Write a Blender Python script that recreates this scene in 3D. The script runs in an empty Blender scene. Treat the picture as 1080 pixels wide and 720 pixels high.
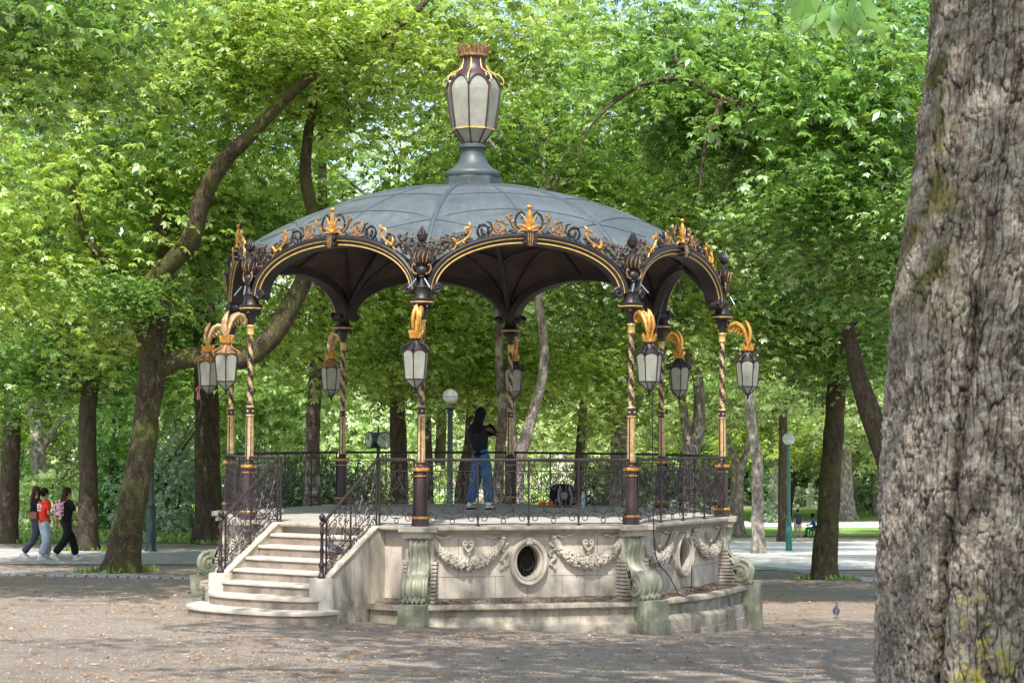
import bpy, bmesh, math, random
import numpy as np
from math import sin, cos, tan, pi, sqrt, radians, atan2, exp
from mathutils import Vector, Matrix, noise

scene = bpy.context.scene
COL = scene.collection
rnd = random.Random(7)

# ------------------------------------------------------------------ camera numbers
F, PITCH, ROLL, HC = 2000.0, 0.04495, 0.0044, 1.394      # focal length for a 1080 px wide frame
CX, CY, ROT = -0.643, 30.447, -0.1552                     # bandstand centre and turn
SUN_EL, SUN_AZ = radians(55), radians(187)                # azimuth clockwise from +Y

def at(px, py, Y):
    """world point that lies at distance Y in the direction of a photograph pixel"""
    u, v = px - 540.0, 360.0 - py
    cr, sr = cos(ROLL), sin(ROLL)
    u, v = u * cr - v * sr, u * sr + v * cr
    c, s = cos(PITCH), sin(PITCH)
    d = Vector((u / F, c - s * v / F, s + c * v / F))
    k = Y / d.y
    return Vector((d.x * k, Y, HC + d.z * k))

def lerp_tab(tab, y):
    if y <= tab[0][0]: return tab[0][1]
    for (a, za), (b, zb) in zip(tab, tab[1:]):
        if y <= b:
            return za + (zb - za) * (y - a) / (b - a)
    return tab[-1][1]
TR = [(-20, .5), (0, -.16), (17, -.93), (25.6, -1.50), (30, -1.76), (45, -2.4), (62, -2.95), (100, -4.55), (130, -5.0), (600, -5.6)]
TL = [(-20, .5), (0, -.16), (17, -.85), (25.6, -1.15), (30, -1.27), (44.4, -1.76), (60, -2.0), (100, -2.3), (600, -2.8)]
def smooth(t):
    t = max(0.0, min(1.0, t)); return t * t * (3 - 2 * t)
def ground(x, y):
    zr = zl = 0
    for k in (-1.5, -.5, .5, 1.5):
        zr += lerp_tab(TR, y + k * 1.5) / 4; zl += lerp_tab(TL, y + k * 1.5) / 4
    s = smooth((x + 7) / 12)
    return zl * (1 - s) + zr * s
def on_ground(px, py):
    lo, hi = 12.0, 400.0
    Y = lo
    while Y < hi:
        p = at(px, py, Y)
        if p.z <= ground(p.x, Y): break
        Y += 0.25
    p = at(px, py, Y); p.z = ground(p.x, Y)
    return p

# ------------------------------------------------------------------ mesh builder
class MB:
    def __init__(s): s.v = []; s.f = []; s.m = []
    def add(s, vs, fs, mi=0, M=None):
        o = len(s.v)
        if M is not None: vs = [M @ Vector(p) for p in vs]
        s.v += [tuple(p) for p in vs]
        for f in fs: s.f.append(tuple(i + o for i in f)); s.m.append(mi)
        return s
    def box(s, a, b, mi=0, M=None):
        x0, y0, z0 = a; x1, y1, z1 = b
        vs = [(x0,y0,z0),(x1,y0,z0),(x1,y1,z0),(x0,y1,z0),(x0,y0,z1),(x1,y0,z1),(x1,y1,z1),(x0,y1,z1)]
        return s.add(vs, [(0,3,2,1),(4,5,6,7),(0,1,5,4),(1,2,6,5),(2,3,7,6),(3,0,4,7)], mi, M)
    def lathe(s, prof, n=16, mi=0, M=None, cap=True, off=0.0, sx=1.0, sy=1.0):
        vs = []; fs = []
        for (r, z) in prof:
            for k in range(n):
                a = 2*pi*(k+off)/n; vs.append((r*cos(a)*sx, r*sin(a)*sy, z))
        for j in range(len(prof)-1):
            for k in range(n):
                a = j*n+k; b = j*n+(k+1)%n; fs.append((a, b, b+n, a+n))
        if cap:
            fs.append(tuple(range(n-1, -1, -1))); fs.append(tuple(range((len(prof)-1)*n, len(prof)*n)))
        return s.add(vs, fs, mi, M)
    def tube(s, pts, rad, n=6, mi=0, M=None, cap=True, closed=False):
        pts = [Vector(p) for p in pts]; N = len(pts)
        if N < 2: return s
        rs = rad if isinstance(rad, (list, tuple)) else [rad]*N
        vs = []; fs = []; up = None
        for i, p in enumerate(pts):
            if closed: t = pts[(i+1) % N] - pts[i-1]
            else: t = (pts[min(i+1, N-1)] - pts[max(i-1, 0)])
            if t.length < 1e-9: t = Vector((0,0,1))
            t.normalize()
            if up is None:
                up = Vector((0,0,1)) if abs(t.z) < .9 else Vector((1,0,0))
                up = (up - t*up.dot(t)).normalized()
            else:
                up = up - t*up.dot(t)
                if up.length < 1e-6: up = t.orthogonal()
                up.normalize()
            w = t.cross(up)
            for k in range(n):
                a = 2*pi*k/n; vs.append(p + (up*cos(a) + w*sin(a))*rs[i])
        for j in range(N if closed else N-1):
            for k in range(n):
                a = j*n+k; b = j*n+(k+1)%n
                c = ((j+1)%N)*n+(k+1)%n; d = ((j+1)%N)*n+k
                fs.append((a, b, c, d))
        if cap and not closed:
            fs.append(tuple(range(n-1, -1, -1))); fs.append(tuple(range((N-1)*n, N*n)))
        return s.add(vs, fs, mi, M)
    def ribbon(s, path, sect, mi=0, closed_sect=True, M=None):
        """path: list of (origin, axis_u, axis_v); sect: list of (u,v) points"""
        n = len(sect); vs = []; fs = []
        for (o, u, v) in path:
            for (a, b) in sect: vs.append(Vector(o) + Vector(u)*a + Vector(v)*b)
        for j in range(len(path)-1):
            for k in range(n if closed_sect else n-1):
                a = j*n+k; b = j*n+(k+1)%n; fs.append((a, b, b+n, a+n))
        if closed_sect:
            fs.append(tuple(range(n-1, -1, -1))); fs.append(tuple(range((len(path)-1)*n, len(path)*n)))
        return s.add(vs, fs, mi, M)
    def ball(s, c, r, mi=0, n=8, m=6, sc=(1,1,1), M=None):
        vs = [(c[0], c[1], c[2]-r*sc[2])]; fs = []
        for j in range(1, m):
            b = -pi/2 + pi*j/m
            for k in range(n):
                a = 2*pi*k/n
                vs.append((c[0]+r*sc[0]*cos(b)*cos(a), c[1]+r*sc[1]*cos(b)*sin(a), c[2]+r*sc[2]*sin(b)))
        vs.append((c[0], c[1], c[2]+r*sc[2])); L = len(vs)-1
        for k in range(n):
            fs.append((0, 1+(k+1)%n, 1+k)); fs.append((L, L-n+k, L-n+(k+1)%n))
        for j in range(m-2):
            for k in range(n):
                a = 1+j*n+k; b = 1+j*n+(k+1)%n; fs.append((a, b, b+n, a+n))
        return s.add(vs, fs, mi, M)
    def slab(s, poly, z0, z1, mi=0, M=None):
        n = len(poly)
        vs = [(x, y, z0) for x, y in poly] + [(x, y, z1) for x, y in poly]
        fs = [tuple(range(n-1, -1, -1)), tuple(range(n, 2*n))] + [(k, (k+1)%n, n+(k+1)%n, n+k) for k in range(n)]
        return s.add(vs, fs, mi, M)
    def mesh(s, name, mats, smooth_=False):
        me = bpy.data.meshes.new(name); me.from_pydata(s.v, [], s.f)
        for m in (mats if isinstance(mats, (list, tuple)) else [mats]): me.materials.append(m)
        me.polygons.foreach_set('material_index', s.m)
        if smooth_: me.polygons.foreach_set('use_smooth', [True]*len(s.f))
        bm = bmesh.new(); bm.from_mesh(me); bmesh.ops.recalc_face_normals(bm, faces=bm.faces); bm.to_mesh(me); bm.free()
        me.update()
        if smooth_:
            try: me.set_sharp_from_angle(angle=radians(42))
            except Exception: pass
        return me
    def build(s, name, mats, parent=None, smooth_=False, loc=None, rz=0, bevel=0):
        o = link(name, s.mesh(name, mats, smooth_), parent, loc, rz)
        if bevel:
            b = o.modifiers.new('bevel', 'BEVEL'); b.width = bevel; b.segments = 2; b.limit_method = 'ANGLE'
        return o

def link(name, data, parent=None, loc=None, rz=0):
    o = bpy.data.objects.new(name, data); COL.objects.link(o)
    if parent is not None: o.parent = parent
    if loc is not None: o.location = loc
    if rz: o.rotation_euler = (0, 0, rz)
    return o
def empty(name, loc=(0,0,0), rz=0):
    return link(name, None, None, loc, rz)
def tag(o, label=None, cat=None, group=None, kind=None):
    if label: o['label'] = label
    if cat: o['category'] = cat
    if group: o['group'] = group
    if kind: o['kind'] = kind
    return o
def dup(o, parent=None, loc=None, rz=None, label=None):
    kids = list(o.children)
    c = o.copy(); COL.objects.link(c)
    if parent is not None: c.parent = parent
    if loc is not None: c.location = loc
    if rz is not None: c.rotation_euler = (0, 0, rz)
    if label: c['label'] = label
    for k in kids: dup(k, c)
    return c

# ------------------------------------------------------------------ materials
def newmat(name):
    m = bpy.data.materials.new(name); m.use_nodes = True
    nt = m.node_tree; nt.nodes.clear()
    out = nt.nodes.new('ShaderNodeOutputMaterial'); b = nt.nodes.new('ShaderNodeBsdfPrincipled')
    nt.links.new(b.outputs[0], out.inputs[0])
    return m, nt, b, out
def N(nt, t, **kw):
    n = nt.nodes.new(t)
    for k, v in kw.items():
        if k in n.inputs: n.inputs[k].default_value = v
        else: setattr(n, k, v)
    return n
def coords(nt, scale=(1,1,1), kind='Object'):
    tc = nt.nodes.new('ShaderNodeTexCoord'); mp = nt.nodes.new('ShaderNodeMapping')
    mp.inputs['Scale'].default_value = scale
    nt.links.new(tc.outputs[kind], mp.inputs[0]); return mp.outputs[0]
def nz(nt, vec, scale, detail=4, rough=.6):
    n = N(nt, 'ShaderNodeTexNoise', Scale=scale, Detail=detail, Roughness=rough)
    nt.links.new(vec, n.inputs['Vector']); return n.outputs['Fac']
def ramp(nt, fac, stops):
    r = nt.nodes.new('ShaderNodeValToRGB'); cr = r.color_ramp
    while len(cr.elements) < len(stops): cr.elements.new(.5)
    for e, (p, c) in zip(cr.elements, stops):
        e.position = p; e.color = (c[0], c[1], c[2], 1) if not isinstance(c, (int, float)) else (c, c, c, 1)
    nt.links.new(fac, r.inputs[0]); return r.outputs[0]
def mixc(nt, fac, a, b, mode='MIX'):
    m = nt.nodes.new('ShaderNodeMix'); m.data_type = 'RGBA'; m.blend_type = mode
    for s, v in ((0, fac), (6, a), (7, b)):
        if isinstance(v, bpy.types.NodeSocket): nt.links.new(v, m.inputs[s])
        elif s == 0: m.inputs[0].default_value = v
        else: m.inputs[s].default_value = (*v[:3], 1)
    return m.outputs[2]
def bump(nt, b, h, strength=.3, dist=.02):
    n = N(nt, 'ShaderNodeBump', Strength=strength, Distance=dist)
    nt.links.new(h, n.inputs['Height']); nt.links.new(n.outputs[0], b.inputs['Normal']); return n
def simple(name, col, rough=.6, metal=0.0, var=.25, scale=6, bmp=.1, spec=.5, bscale=None, dist=.01, dark=None):
    m, nt, b, out = newmat(name); vec = coords(nt)
    f = nz(nt, vec, scale, 5)
    lo = dark if dark else [c*(1-var) for c in col]; hi = [min(1, c*(1+var*.6)) for c in col]
    c = ramp(nt, f, [(.3, lo), (.7, hi)])
    nt.links.new(c, b.inputs['Base Color'])
    b.inputs['Roughness'].default_value = rough; b.inputs['Metallic'].default_value = metal
    b.inputs['Specular IOR Level'].default_value = spec
    if bmp: bump(nt, b, nz(nt, vec, bscale or scale*6, 3), bmp, dist)
    return m

def stone_mat(name, base, dirty, moss=None, mossamt=.5, streak=1.0, blocks=True):
    m, nt, b, out = newmat(name); vec = coords(nt)
    f = nz(nt, vec, 1.3, 6, .65); col = ramp(nt, f, [(.3, [c*.82 for c in base]), (.62, base)])
    st = nz(nt, coords(nt, (3.2, 3.2, .55)), 1.1, 7, .75)              # vertical rain streaks
    col = mixc(nt, ramp(nt, st, [(.47, 0), (.70, streak*.85)]), col, dirty)
    sp = nz(nt, vec, 38, 3, .7)
    col = mixc(nt, ramp(nt, sp, [(.56, 0), (.74, .45)]), col, [c*.45 for c in base])
    # grime grows near the ground and under mouldings
    geo = nt.nodes.new('ShaderNodeNewGeometry'); sep = nt.nodes.new('ShaderNodeSeparateXYZ'); nt.links.new(geo.outputs['Position'], sep.inputs[0])
    mr = N(nt, 'ShaderNodeMapRange'); mr.inputs['From Min'].default_value = -.65; mr.inputs['From Max'].default_value = -1.05
    nt.links.new(sep.outputs[2], mr.inputs[0])
    mul = N(nt, 'ShaderNodeMath', operation='MULTIPLY'); nt.links.new(mr.outputs[0], mul.inputs[0])
    nt.links.new(ramp(nt, nz(nt, vec, 2.6, 6, .7), [(.42, 0), (.66, .85)]), mul.inputs[1])
    col = mixc(nt, mul.outputs[0], col, [c*.55 for c in dirty])
    if moss:
        sn = nt.nodes.new('ShaderNodeSeparateXYZ'); nt.links.new(geo.outputs['Normal'], sn.inputs[0])
        mf = nz(nt, vec, 4.5, 6, .7)
        col = mixc(nt, ramp(nt, mf, [(.62-mossamt*.35, 0), (.72-mossamt*.15, .85)]), col, moss)
    nt.links.new(col, b.inputs['Base Color']); b.inputs['Roughness'].default_value = .88; b.inputs['Specular IOR Level'].default_value = .25
    bump(nt, b, nz(nt, vec, 30, 6, .7), .35, .02)
    return m

M = {}
M['stone'] = stone_mat('pale_limestone', (.55, .485, .395), (.19, .15, .11))
M['stone_moss'] = stone_mat('mossy_limestone', (.43, .41, .32), (.11, .11, .07), (.19, .22, .11), .50)
M['stone_block'] = stone_mat('weathered_block', (.46, .40, .32), (.15, .12, .085), (.16, .17, .09), .22)
M['floor'] = simple('platform_concrete', (.40, .37, .33), .85, var=.2, scale=1.5, bmp=.15)
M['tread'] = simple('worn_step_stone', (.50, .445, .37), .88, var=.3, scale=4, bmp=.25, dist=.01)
M['riser'] = simple('dirty_riser_stone', (.25, .20, .155), .9, var=.45, scale=5, bmp=.3, dist=.01)  # darker, mottled brown than the treads
M['iron'] = simple('brown_painted_iron', (.030, .019, .018), .45, var=.35, scale=9, bmp=.12)
M['iron_dark'] = simple('dark_painted_iron', (.019, .013, .013), .48, var=.35, scale=9, bmp=.12)
M['iron_red'] = simple('purple_brown_paint', (.055, .029, .030), .45, var=.3, scale=7, bmp=.12)
M['soffit'] = simple('rusty_soffit', (.060, .038, .031), .75, var=.6, scale=2.2, bmp=.2)
M['gold'] = simple('orange_gilding', (.50, .27, .055), .42, .4, var=.75, scale=20, bmp=.25, dark=(.30, .12, .02))
M['gold_pale'] = simple('worn_gilding', (.52, .37, .19), .48, .30, var=.6, scale=16, bmp=.25, dark=(.28, .15, .06))  # paler and more beige than the orange gilding
M['gold_line'] = simple('gilt_line', (.72, .47, .16), .42, .3, var=.3, scale=20, bmp=0)
M['rust_gold'] = simple('tarnished_gilding', (.30, .17, .065), .5, .3, var=.7, scale=22, bmp=.3, dark=(.09, .045, .03))
M['glass'] = simple('milky_glass', (.40, .41, .35), .30, var=.22, scale=5, bmp=.02)
def glass_mat():
    m, nt, b, out = newmat('milky_glass'); vec = coords(nt)
    c = ramp(nt, nz(nt, vec, 4, 5, .7), [(.3, (.36, .37, .31)), (.7, (.56, .56, .48))]); nt.links.new(c, b.inputs['Base Color'])
    b.inputs['Roughness'].default_value = .12; b.inputs['Specular IOR Level'].default_value = .7
    t = N(nt, 'ShaderNodeBsdfTranslucent'); nt.links.new(c, t.inputs[0]); mx = N(nt, 'ShaderNodeMixShader'); mx.inputs[0].default_value = .4
    nt.links.new(b.outputs[0], mx.inputs[1]); nt.links.new(t.outputs[0], mx.inputs[2]); nt.links.new(mx.outputs[0], out.inputs[0]); return m
M['glass'] = glass_mat()
M['lead'] = simple('dark_lead', (.07, .085, .09), .5, .1, var=.3, scale=5, bmp=.15)
M['green_paint'] = simple('green_lamp_paint', (.025, .17, .14), .4, var=.25, scale=7, bmp=.05)
M['pole_dark'] = simple('dark_green_paint', (.02, .05, .045), .4, var=.25, scale=7, bmp=.05)
M['globe'] = simple('white_globe', (.50, .51, .48), .3, var=.08, scale=3, bmp=0)
M['litter'] = simple('dead_leaf_litter', (.15, .115, .09), .95, var=.7, scale=18, bmp=.8, bscale=40, dist=.05)
M['black'] = simple('black_cable', (.012, .012, .013), .5, var=.2, bmp=0)
M['hole'] = simple('dark_cellar', (.012, .010, .009), .9, var=.4, scale=10, bmp=.2)
M['steel'] = simple('grey_steel_rod', (.30, .36, .42), .35, .5, var=.2, bmp=0)

def dome_mat():
    m, nt, b, out = newmat('slate_grey_zinc'); vec = coords(nt)
    f = nz(nt, vec, 1.1, 7, .7)
    col = ramp(nt, f, [(.25, (.042, .054, .060)), (.5, (.076, .094, .101)), (.78, (.13, .152, .157))])
    f2 = nz(nt, vec, 7, 6, .75)
    col = mixc(nt, ramp(nt, f2, [(.50, 0), (.75, .45)]), col, (.165, .19, .195))
    sx_ = nt.nodes.new('ShaderNodeSeparateXYZ'); nt.links.new(vec, sx_.inputs[0])
    an = N(nt, 'ShaderNodeMath', operation='ARCTAN2'); nt.links.new(sx_.outputs[0], an.inputs[0]); nt.links.new(sx_.outputs[1], an.inputs[1])
    cb = nt.nodes.new('ShaderNodeCombineXYZ'); nt.links.new(an.outputs[0], cb.inputs[0]); nt.links.new(sx_.outputs[2], cb.inputs[1])
    mpp = nt.nodes.new('ShaderNodeMapping'); mpp.inputs['Scale'].default_value = (22, 1.6, 1); nt.links.new(cb.outputs[0], mpp.inputs[0])
    fs_ = nz(nt, mpp.outputs[0], 1.0, 6, .7)
    col = mixc(nt, ramp(nt, fs_, [(.52, 0), (.70, .6)]), col, (.045, .06, .065)); col = mixc(nt, ramp(nt, fs_, [(.30, .2), (.45, 0)]), col, (.165, .19, .195))
    f3 = nz(nt, coords(nt, (1, 1, 1)), 18, 5, .7)
    col = mixc(nt, ramp(nt, f3, [(.55, 0), (.75, .5)]), col, (.06, .075, .08))
    nt.links.new(col, b.inputs['Base Color']); b.inputs['Roughness'].default_value = .55
    bump(nt, b, f2, .15, .02); return m
M['dome'] = dome_mat()
M['seam'] = simple('zinc_seam', (.060, .078, .085), .55, var=.2, scale=5, bmp=.1)

def bark_mat(name, lo, hi, moss=None, mossamt=.4, attr=None, zs=.35, scale=9, pale=None):
    m, nt, b, out = newmat(name); vec = coords(nt, (1, 1, zs))
    f = nz(nt, vec, scale, 8, .72)
    col = ramp(nt, f, [(.32, lo), (.66, hi)])
    dn = N(nt, 'ShaderNodeTexNoise', Scale=scale*.9, Detail=4.0, Roughness=.7); nt.links.new(vec, dn.inputs['Vector'])
    dm = N(nt, 'ShaderNodeVectorMath', operation='MULTIPLY_ADD'); nt.links.new(dn.outputs['Color'], dm.inputs[0]); dm.inputs[1].default_value = (.22, .22, .22); nt.links.new(vec, dm.inputs[2])
    vo = N(nt, 'ShaderNodeTexVoronoi', feature='DISTANCE_TO_EDGE', Scale=scale*2.6); nt.links.new(dm.outputs[0], vo.inputs['Vector'])
    cr = ramp(nt, vo.outputs['Distance'], [(0, .25), (.14, 1)])
    col = mixc(nt, cr, [c*.55 for c in lo], col)
    f2 = nz(nt, coords(nt), 2.0, 5, .65)
    if pale: col = mixc(nt, ramp(nt, nz(nt, coords(nt, (1, 1, .6)), 5, 5, .7), [(.48, 0), (.62, .8)]), col, pale)
    if moss: col = mixc(nt, ramp(nt, f2, [(.66-mossamt*.4, 0), (.82-mossamt*.35, .8)]), col, moss)
    h = cr
    if attr:
        a = N(nt, 'ShaderNodeAttribute', attribute_name=attr)
        col = mixc(nt, ramp(nt, a.outputs['Fac'], [(0, .92), (.34, 0)]), col, [c*.22 for c in lo])
    nt.links.new(col, b.inputs['Base Color']); b.inputs['Roughness'].default_value = .92; b.inputs['Specular IOR Level'].default_value = .2
    mu = N(nt, 'ShaderNodeMath', operation='MULTIPLY_ADD'); nt.links.new(f, mu.inputs[0]); mu.inputs[1].default_value = .8; nt.links.new(cr, mu.inputs[2])
    bump(nt, b, mu.outputs[0], .75, .03)
    return m
M['bark'] = bark_mat('brown_bark', (.060, .042, .030), (.175, .135, .10), (.07, .085, .02), .35)
M['bark_moss'] = bark_mat('mossy_bark', (.052, .038, .026), (.155, .12, .08), (.115, .125, .03), .55)
M['bark_pale'] = bark_mat('pale_grey_bark', (.15, .125, .105), (.38, .335, .29), (.12, .13, .04), .25, pale=(.60, .55, .49))
M['bark_peel'] = bark_mat('peeling_bark', (.09, .065, .045), (.25, .20, .15), None, .2, pale=(.55, .50, .44))

def leaf_mat(name, dark, light, trans, tf=.45, rough=.34, spec=.7, pale=None):
    m, nt, b, out = newmat(name)
    a = N(nt, 'ShaderNodeAttribute', attribute_name='tint')
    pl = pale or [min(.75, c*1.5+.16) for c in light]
    col = ramp(nt, a.outputs['Fac'], [(0, dark), (.52, light), (.72, light), (.90, pl)])  # palest stop paints sky sheen into the leaf colour
    nt.links.new(col, b.inputs['Base Color']); b.inputs['Roughness'].default_value = rough; b.inputs['Specular IOR Level'].default_value = spec
    t = N(nt, 'ShaderNodeBsdfTranslucent')
    tc = ramp(nt, a.outputs['Fac'], [(0, [c*.30 for c in trans]), (.75, trans), (1, trans)]); nt.links.new(tc, t.inputs[0])
    mx = N(nt, 'ShaderNodeMixShader'); mx.inputs[0].default_value = tf
    nt.links.new(b.outputs[0], mx.inputs[1]); nt.links.new(t.outputs[0], mx.inputs[2]); nt.links.new(mx.outputs[0], out.inputs[0])
    return m
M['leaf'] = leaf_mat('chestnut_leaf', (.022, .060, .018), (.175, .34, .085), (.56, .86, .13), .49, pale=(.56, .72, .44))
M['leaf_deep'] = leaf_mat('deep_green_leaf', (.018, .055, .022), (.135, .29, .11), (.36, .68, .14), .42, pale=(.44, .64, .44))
M['leaf_lime'] = leaf_mat('sunlit_lime_leaf', (.035, .085, .018), (.30, .47, .10), (.80, .98, .15), .53, pale=(.64, .76, .42))  # brighter leaf colour imitating sun in the crowns
M['leaf_far'] = leaf_mat('far_sunlit_leaf', (.10, .20, .05), (.50, .68, .28), (.85, .98, .32), .5, pale=(.80, .86, .66))  # sunlit brightness of distant foliage put into the colour
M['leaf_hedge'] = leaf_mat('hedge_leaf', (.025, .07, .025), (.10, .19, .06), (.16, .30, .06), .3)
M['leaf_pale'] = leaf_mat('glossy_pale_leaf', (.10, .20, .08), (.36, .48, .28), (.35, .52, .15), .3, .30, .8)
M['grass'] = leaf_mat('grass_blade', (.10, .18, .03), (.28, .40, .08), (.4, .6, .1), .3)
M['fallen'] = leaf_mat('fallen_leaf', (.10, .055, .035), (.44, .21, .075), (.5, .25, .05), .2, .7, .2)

def ground_mat():
    m, nt, b, out = newmat('dusty_gravel'); vec = coords(nt)
    f = nz(nt, vec, .35, 6, .6); col = ramp(nt, f, [(.3, (.55, .44, .35)), (.7, (.76, .64, .52))])
    f1 = nz(nt, coords(nt, (.6, 1.6, 1)), .9, 6, .7); col = mixc(nt, ramp(nt, f1, [(.48, 0), (.7, .6)]), col, (.33, .25, .20))
    gq = nz(nt, coords(nt, (1, 2.2, 1)), 5.5, 6, .75); col = mixc(nt, ramp(nt, gq, [(.50, 0), (.66, .6)]), col, (.30, .225, .185))
    g = nz(nt, vec, 55, 3, .8); col = mixc(nt, ramp(nt, g, [(.50, 0), (.64, .7)]), col, (.20, .16, .135))
    g2 = nz(nt, vec, 80, 2, .8); col = mixc(nt, ramp(nt, g2, [(.56, 0), (.68, .7)]), col, (.68, .63, .58))
    g3 = nz(nt, vec, 22, 4, .8); col = mixc(nt, ramp(nt, g3, [(.52, 0), (.68, .55)]), col, (.21, .15, .115))
    nt.links.new(col, b.inputs['Base Color']); b.inputs['Roughness'].default_value = .95; b.inputs['Specular IOR Level'].default_value = .15
    bump(nt, b, nz(nt, vec, 30, 6, .85), 1.0, .09); return m
M['ground'] = ground_mat()
M['sand'] = simple('pale_sandy_path', (.66, .62, .58), .95, var=.22, scale=1.2, bmp=.4, bscale=25, spec=.1)
M['asphalt'] = simple('grey_path', (.44, .41, .385), .95, var=.25, scale=2.0, bmp=.4, bscale=40, spec=.1)
M['lawn'] = simple('mown_lawn', (.25, .36, .10), .95, var=.45, scale=3.0, bmp=.6, bscale=50, spec=.1)
M['cobble'] = simple('gutter_cobble', (.42, .40, .38), .85, var=.35, scale=3.3, bmp=.4, bscale=20)
# ================================================================== BANDSTAND
R8 = 4.0; AP = R8*cos(pi/8); HS = R8*sin(pi/8)
band = empty('bandstand', (CX, CY, 0), ROT)
tag(band, 'octagonal iron bandstand with grey dome, gilded arches and carved stone base', 'bandstand')
def corner(i, r=R8):
    a = i*pi/4; return Vector((r*sin(a), -r*cos(a), 0))
def side(j, ap=AP):
    a = (j+.5)*pi/4; return Vector((ap*sin(a), -ap*cos(a), 0))
def octo(ap):
    r = ap/cos(pi/8); return [(r*sin(k*pi/4), -r*cos(k*pi/4)) for k in range(8)]

# ---- platform, cornice
mb = MB(); mb.slab(octo(3.86), -.055, 0.0); mb.slab(octo(3.746), -.16, -.057); mb.build('platform', M['floor'], band)
mb = MB()
prof = [(3.80, -.062), (3.885, -.058), (3.90, -.035), (3.90, .002), (3.862, .006), (3.862, -.02)]
prof2 = [(3.74, -.15), (3.76, -.13), (3.78, -.10), (3.84, -.085), (3.86, -.064), (3.74, -.064)]
def oct_sweep(mb, prof, sides, mi=0, cut=None):
    for j in sides:
        a0, a1 = j*pi/4, (j+1)*pi/4; n = len(prof); vs = []
        for a in (a0, a1):
            for (ap, z) in prof:
                r = ap/cos(pi/8); vs.append((r*sin(a), -r*cos(a), z))
        fs = [(k, (k+1)%n, n+(k+1)%n, n+k) for k in range(n)] + [tuple(range(n-1,-1,-1)), tuple(range(n, 2*n))]
        mb.add(vs, fs, mi)
oct_sweep(mb, prof, range(8)); oct_sweep(mb, prof2, range(7))
# corner blocks breaking forward above the consoles
for i in range(8):
    Mx = Matrix.Rotation(i*pi/4, 4, 'Z')
    mb.box((-.27, -4.225, -.066), (.27, -3.9, .009), M=Mx); mb.box((-.235, -4.17, -.15), (.235, -3.85, -.069), M=Mx)
mb.build('cornice', M['stone_block'], band, bevel=.006)

# ---- base wall with oculi (side frame: x along the side, -y outward)
def wall_panel(w, zb, zt, oc=None, th=.0):
    mb = MB()
    if oc is None:
        mb.add([(-w,0,zb),(w,0,zb),(w,0,zt),(-w,0,zt)], [(0,1,2,3)]); return mb
    cx, cz, rx, rz_ = oc; n = 40; vi = []; vo = []
    for k in range(n):
        a = 2*pi*k/n; dx, dz = cos(a), sin(a)
        vi.append((cx+rx*dx, 0, cz+rz_*dz))
        t = min((w/abs(dx)) if abs(dx) > 1e-6 else 1e9, ((zt-cz)/dz) if dz > 1e-6 else ((zb-cz)/dz if dz < -1e-6 else 1e9))
        vo.append((cx+dx*t, 0, cz+dz*t))
    corners = [(w,0,zt),(-w,0,zt),(-w,0,zb),(w,0,zb)]
    mb.add(vi+vo+[(x, .28, z) for x, y, z in vi], [(k, (k+1)%n, n+(k+1)%n, n+k) for k in range(n)] + [(k, (k+1)%n, 2*n+(k+1)%n, 2*n+k) for k in range(n)])
    for c in corners:      # fill the four corners
        a = atan2(c[2]-cz, c[0]-cx) % (2*pi); k = int(a/(2*pi)*n) % n
        mb.add([vo[k], c, vo[(k+1)%n]], [(0,1,2)])
    return mb
WAP = 3.74; WH = WAP*tan(pi/8)
full = MB()
for j in range(8):
    Mx = Matrix.Rotation((j+.5)*pi/4, 4, 'Z') @ Matrix.Translation((0, -WAP, 0))
    p = wall_panel(WH, -1.9, -.12, (0, -.50, .165, .225) if j in (0, 1, 6) else None)
    full.add(p.v, p.f, 0, Mx)
    # masonry joints as thin dark recess strips standing 1 mm proud
for i in range(8):      # corner piers behind the consoles
    Mx = Matrix.Rotation(i*pi/4, 4, 'Z')
    full.box((-.20, -4.06, -1.9), (.20, -3.7, -.151), 0, Mx)
bw = full.build('base_wall', M['stone'], band)
M['joint'] = simple('masonry_joint', (.20, .165, .13), .95, var=.4, scale=6, bmp=0)
jb = MB()
for j in range(7):
    Mx = Matrix.Rotation((j+.5)*pi/4, 4, 'Z') @ Matrix.Translation((0, -WAP, 0))
    for (x0, x1) in ((-WH+.2, -.33), (.33, WH-.2)): jb.box((x0, -.0015, -.703), (x1, .01, -.695), M=Mx)
    for x, z0, z1 in ((-.47, -1.06, -.7), (.50, -1.06, -.7), (-1.0, -.7, -.15), (1.02, -.7, -.15), (0.0, -1.06, -.78)):
        jb.box((x-.004, -.0015, z0), (x+.004, .01, z1), M=Mx)
jb.build('masonry_joint', M['joint'], bw)
hb = MB(); hb.box((-.25, .24, -.8), (.25, .27, -.2)); hbm = hb.mesh('cellar_dark_sheet', M['hole'])  # near-black sheet stands in for the darkness inside the oculus

# oculus frame
def ellpath(rx, rz_, n=48, y=0, c=(0, -.5)):
    out = []
    for k in range(n+1):
        a = 2*pi*k/n; d = Vector((cos(a)*rz_, 0, sin(a)*rx)).normalized()
        out.append((Vector((c[0]+rx*cos(a), y, c[1]+rz_*sin(a))), d, Vector((0, -1, 0))))
    return out
fr = MB(); fr.ribbon(ellpath(.165, .225), [(0, -.05), (0, .03), (.012, .055), (.03, .062), (.045, .05), (.055, .085), (.085, .095), (.105, .08), (.11, .03), (.11, -.002)])
for s in (0,): fr.box((-.045, -.115, -.275+.03), (.045, .0, -.16))
frm = fr.mesh('oculus_frame', M['stone'], True)
gr = MB()
for k in range(-3, 4): gr.tube([(k*.045, .06, -.72), (k*.045, .06, -.28)], .004, 4)
gr.tube([(0.09*cos(a*pi/8), .05, -.53+.09*sin(a*pi/8)) for a in range(16)], .006, 5, closed=True)
grm = gr.mesh('oculus_grille', M['iron_dark'])

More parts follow.
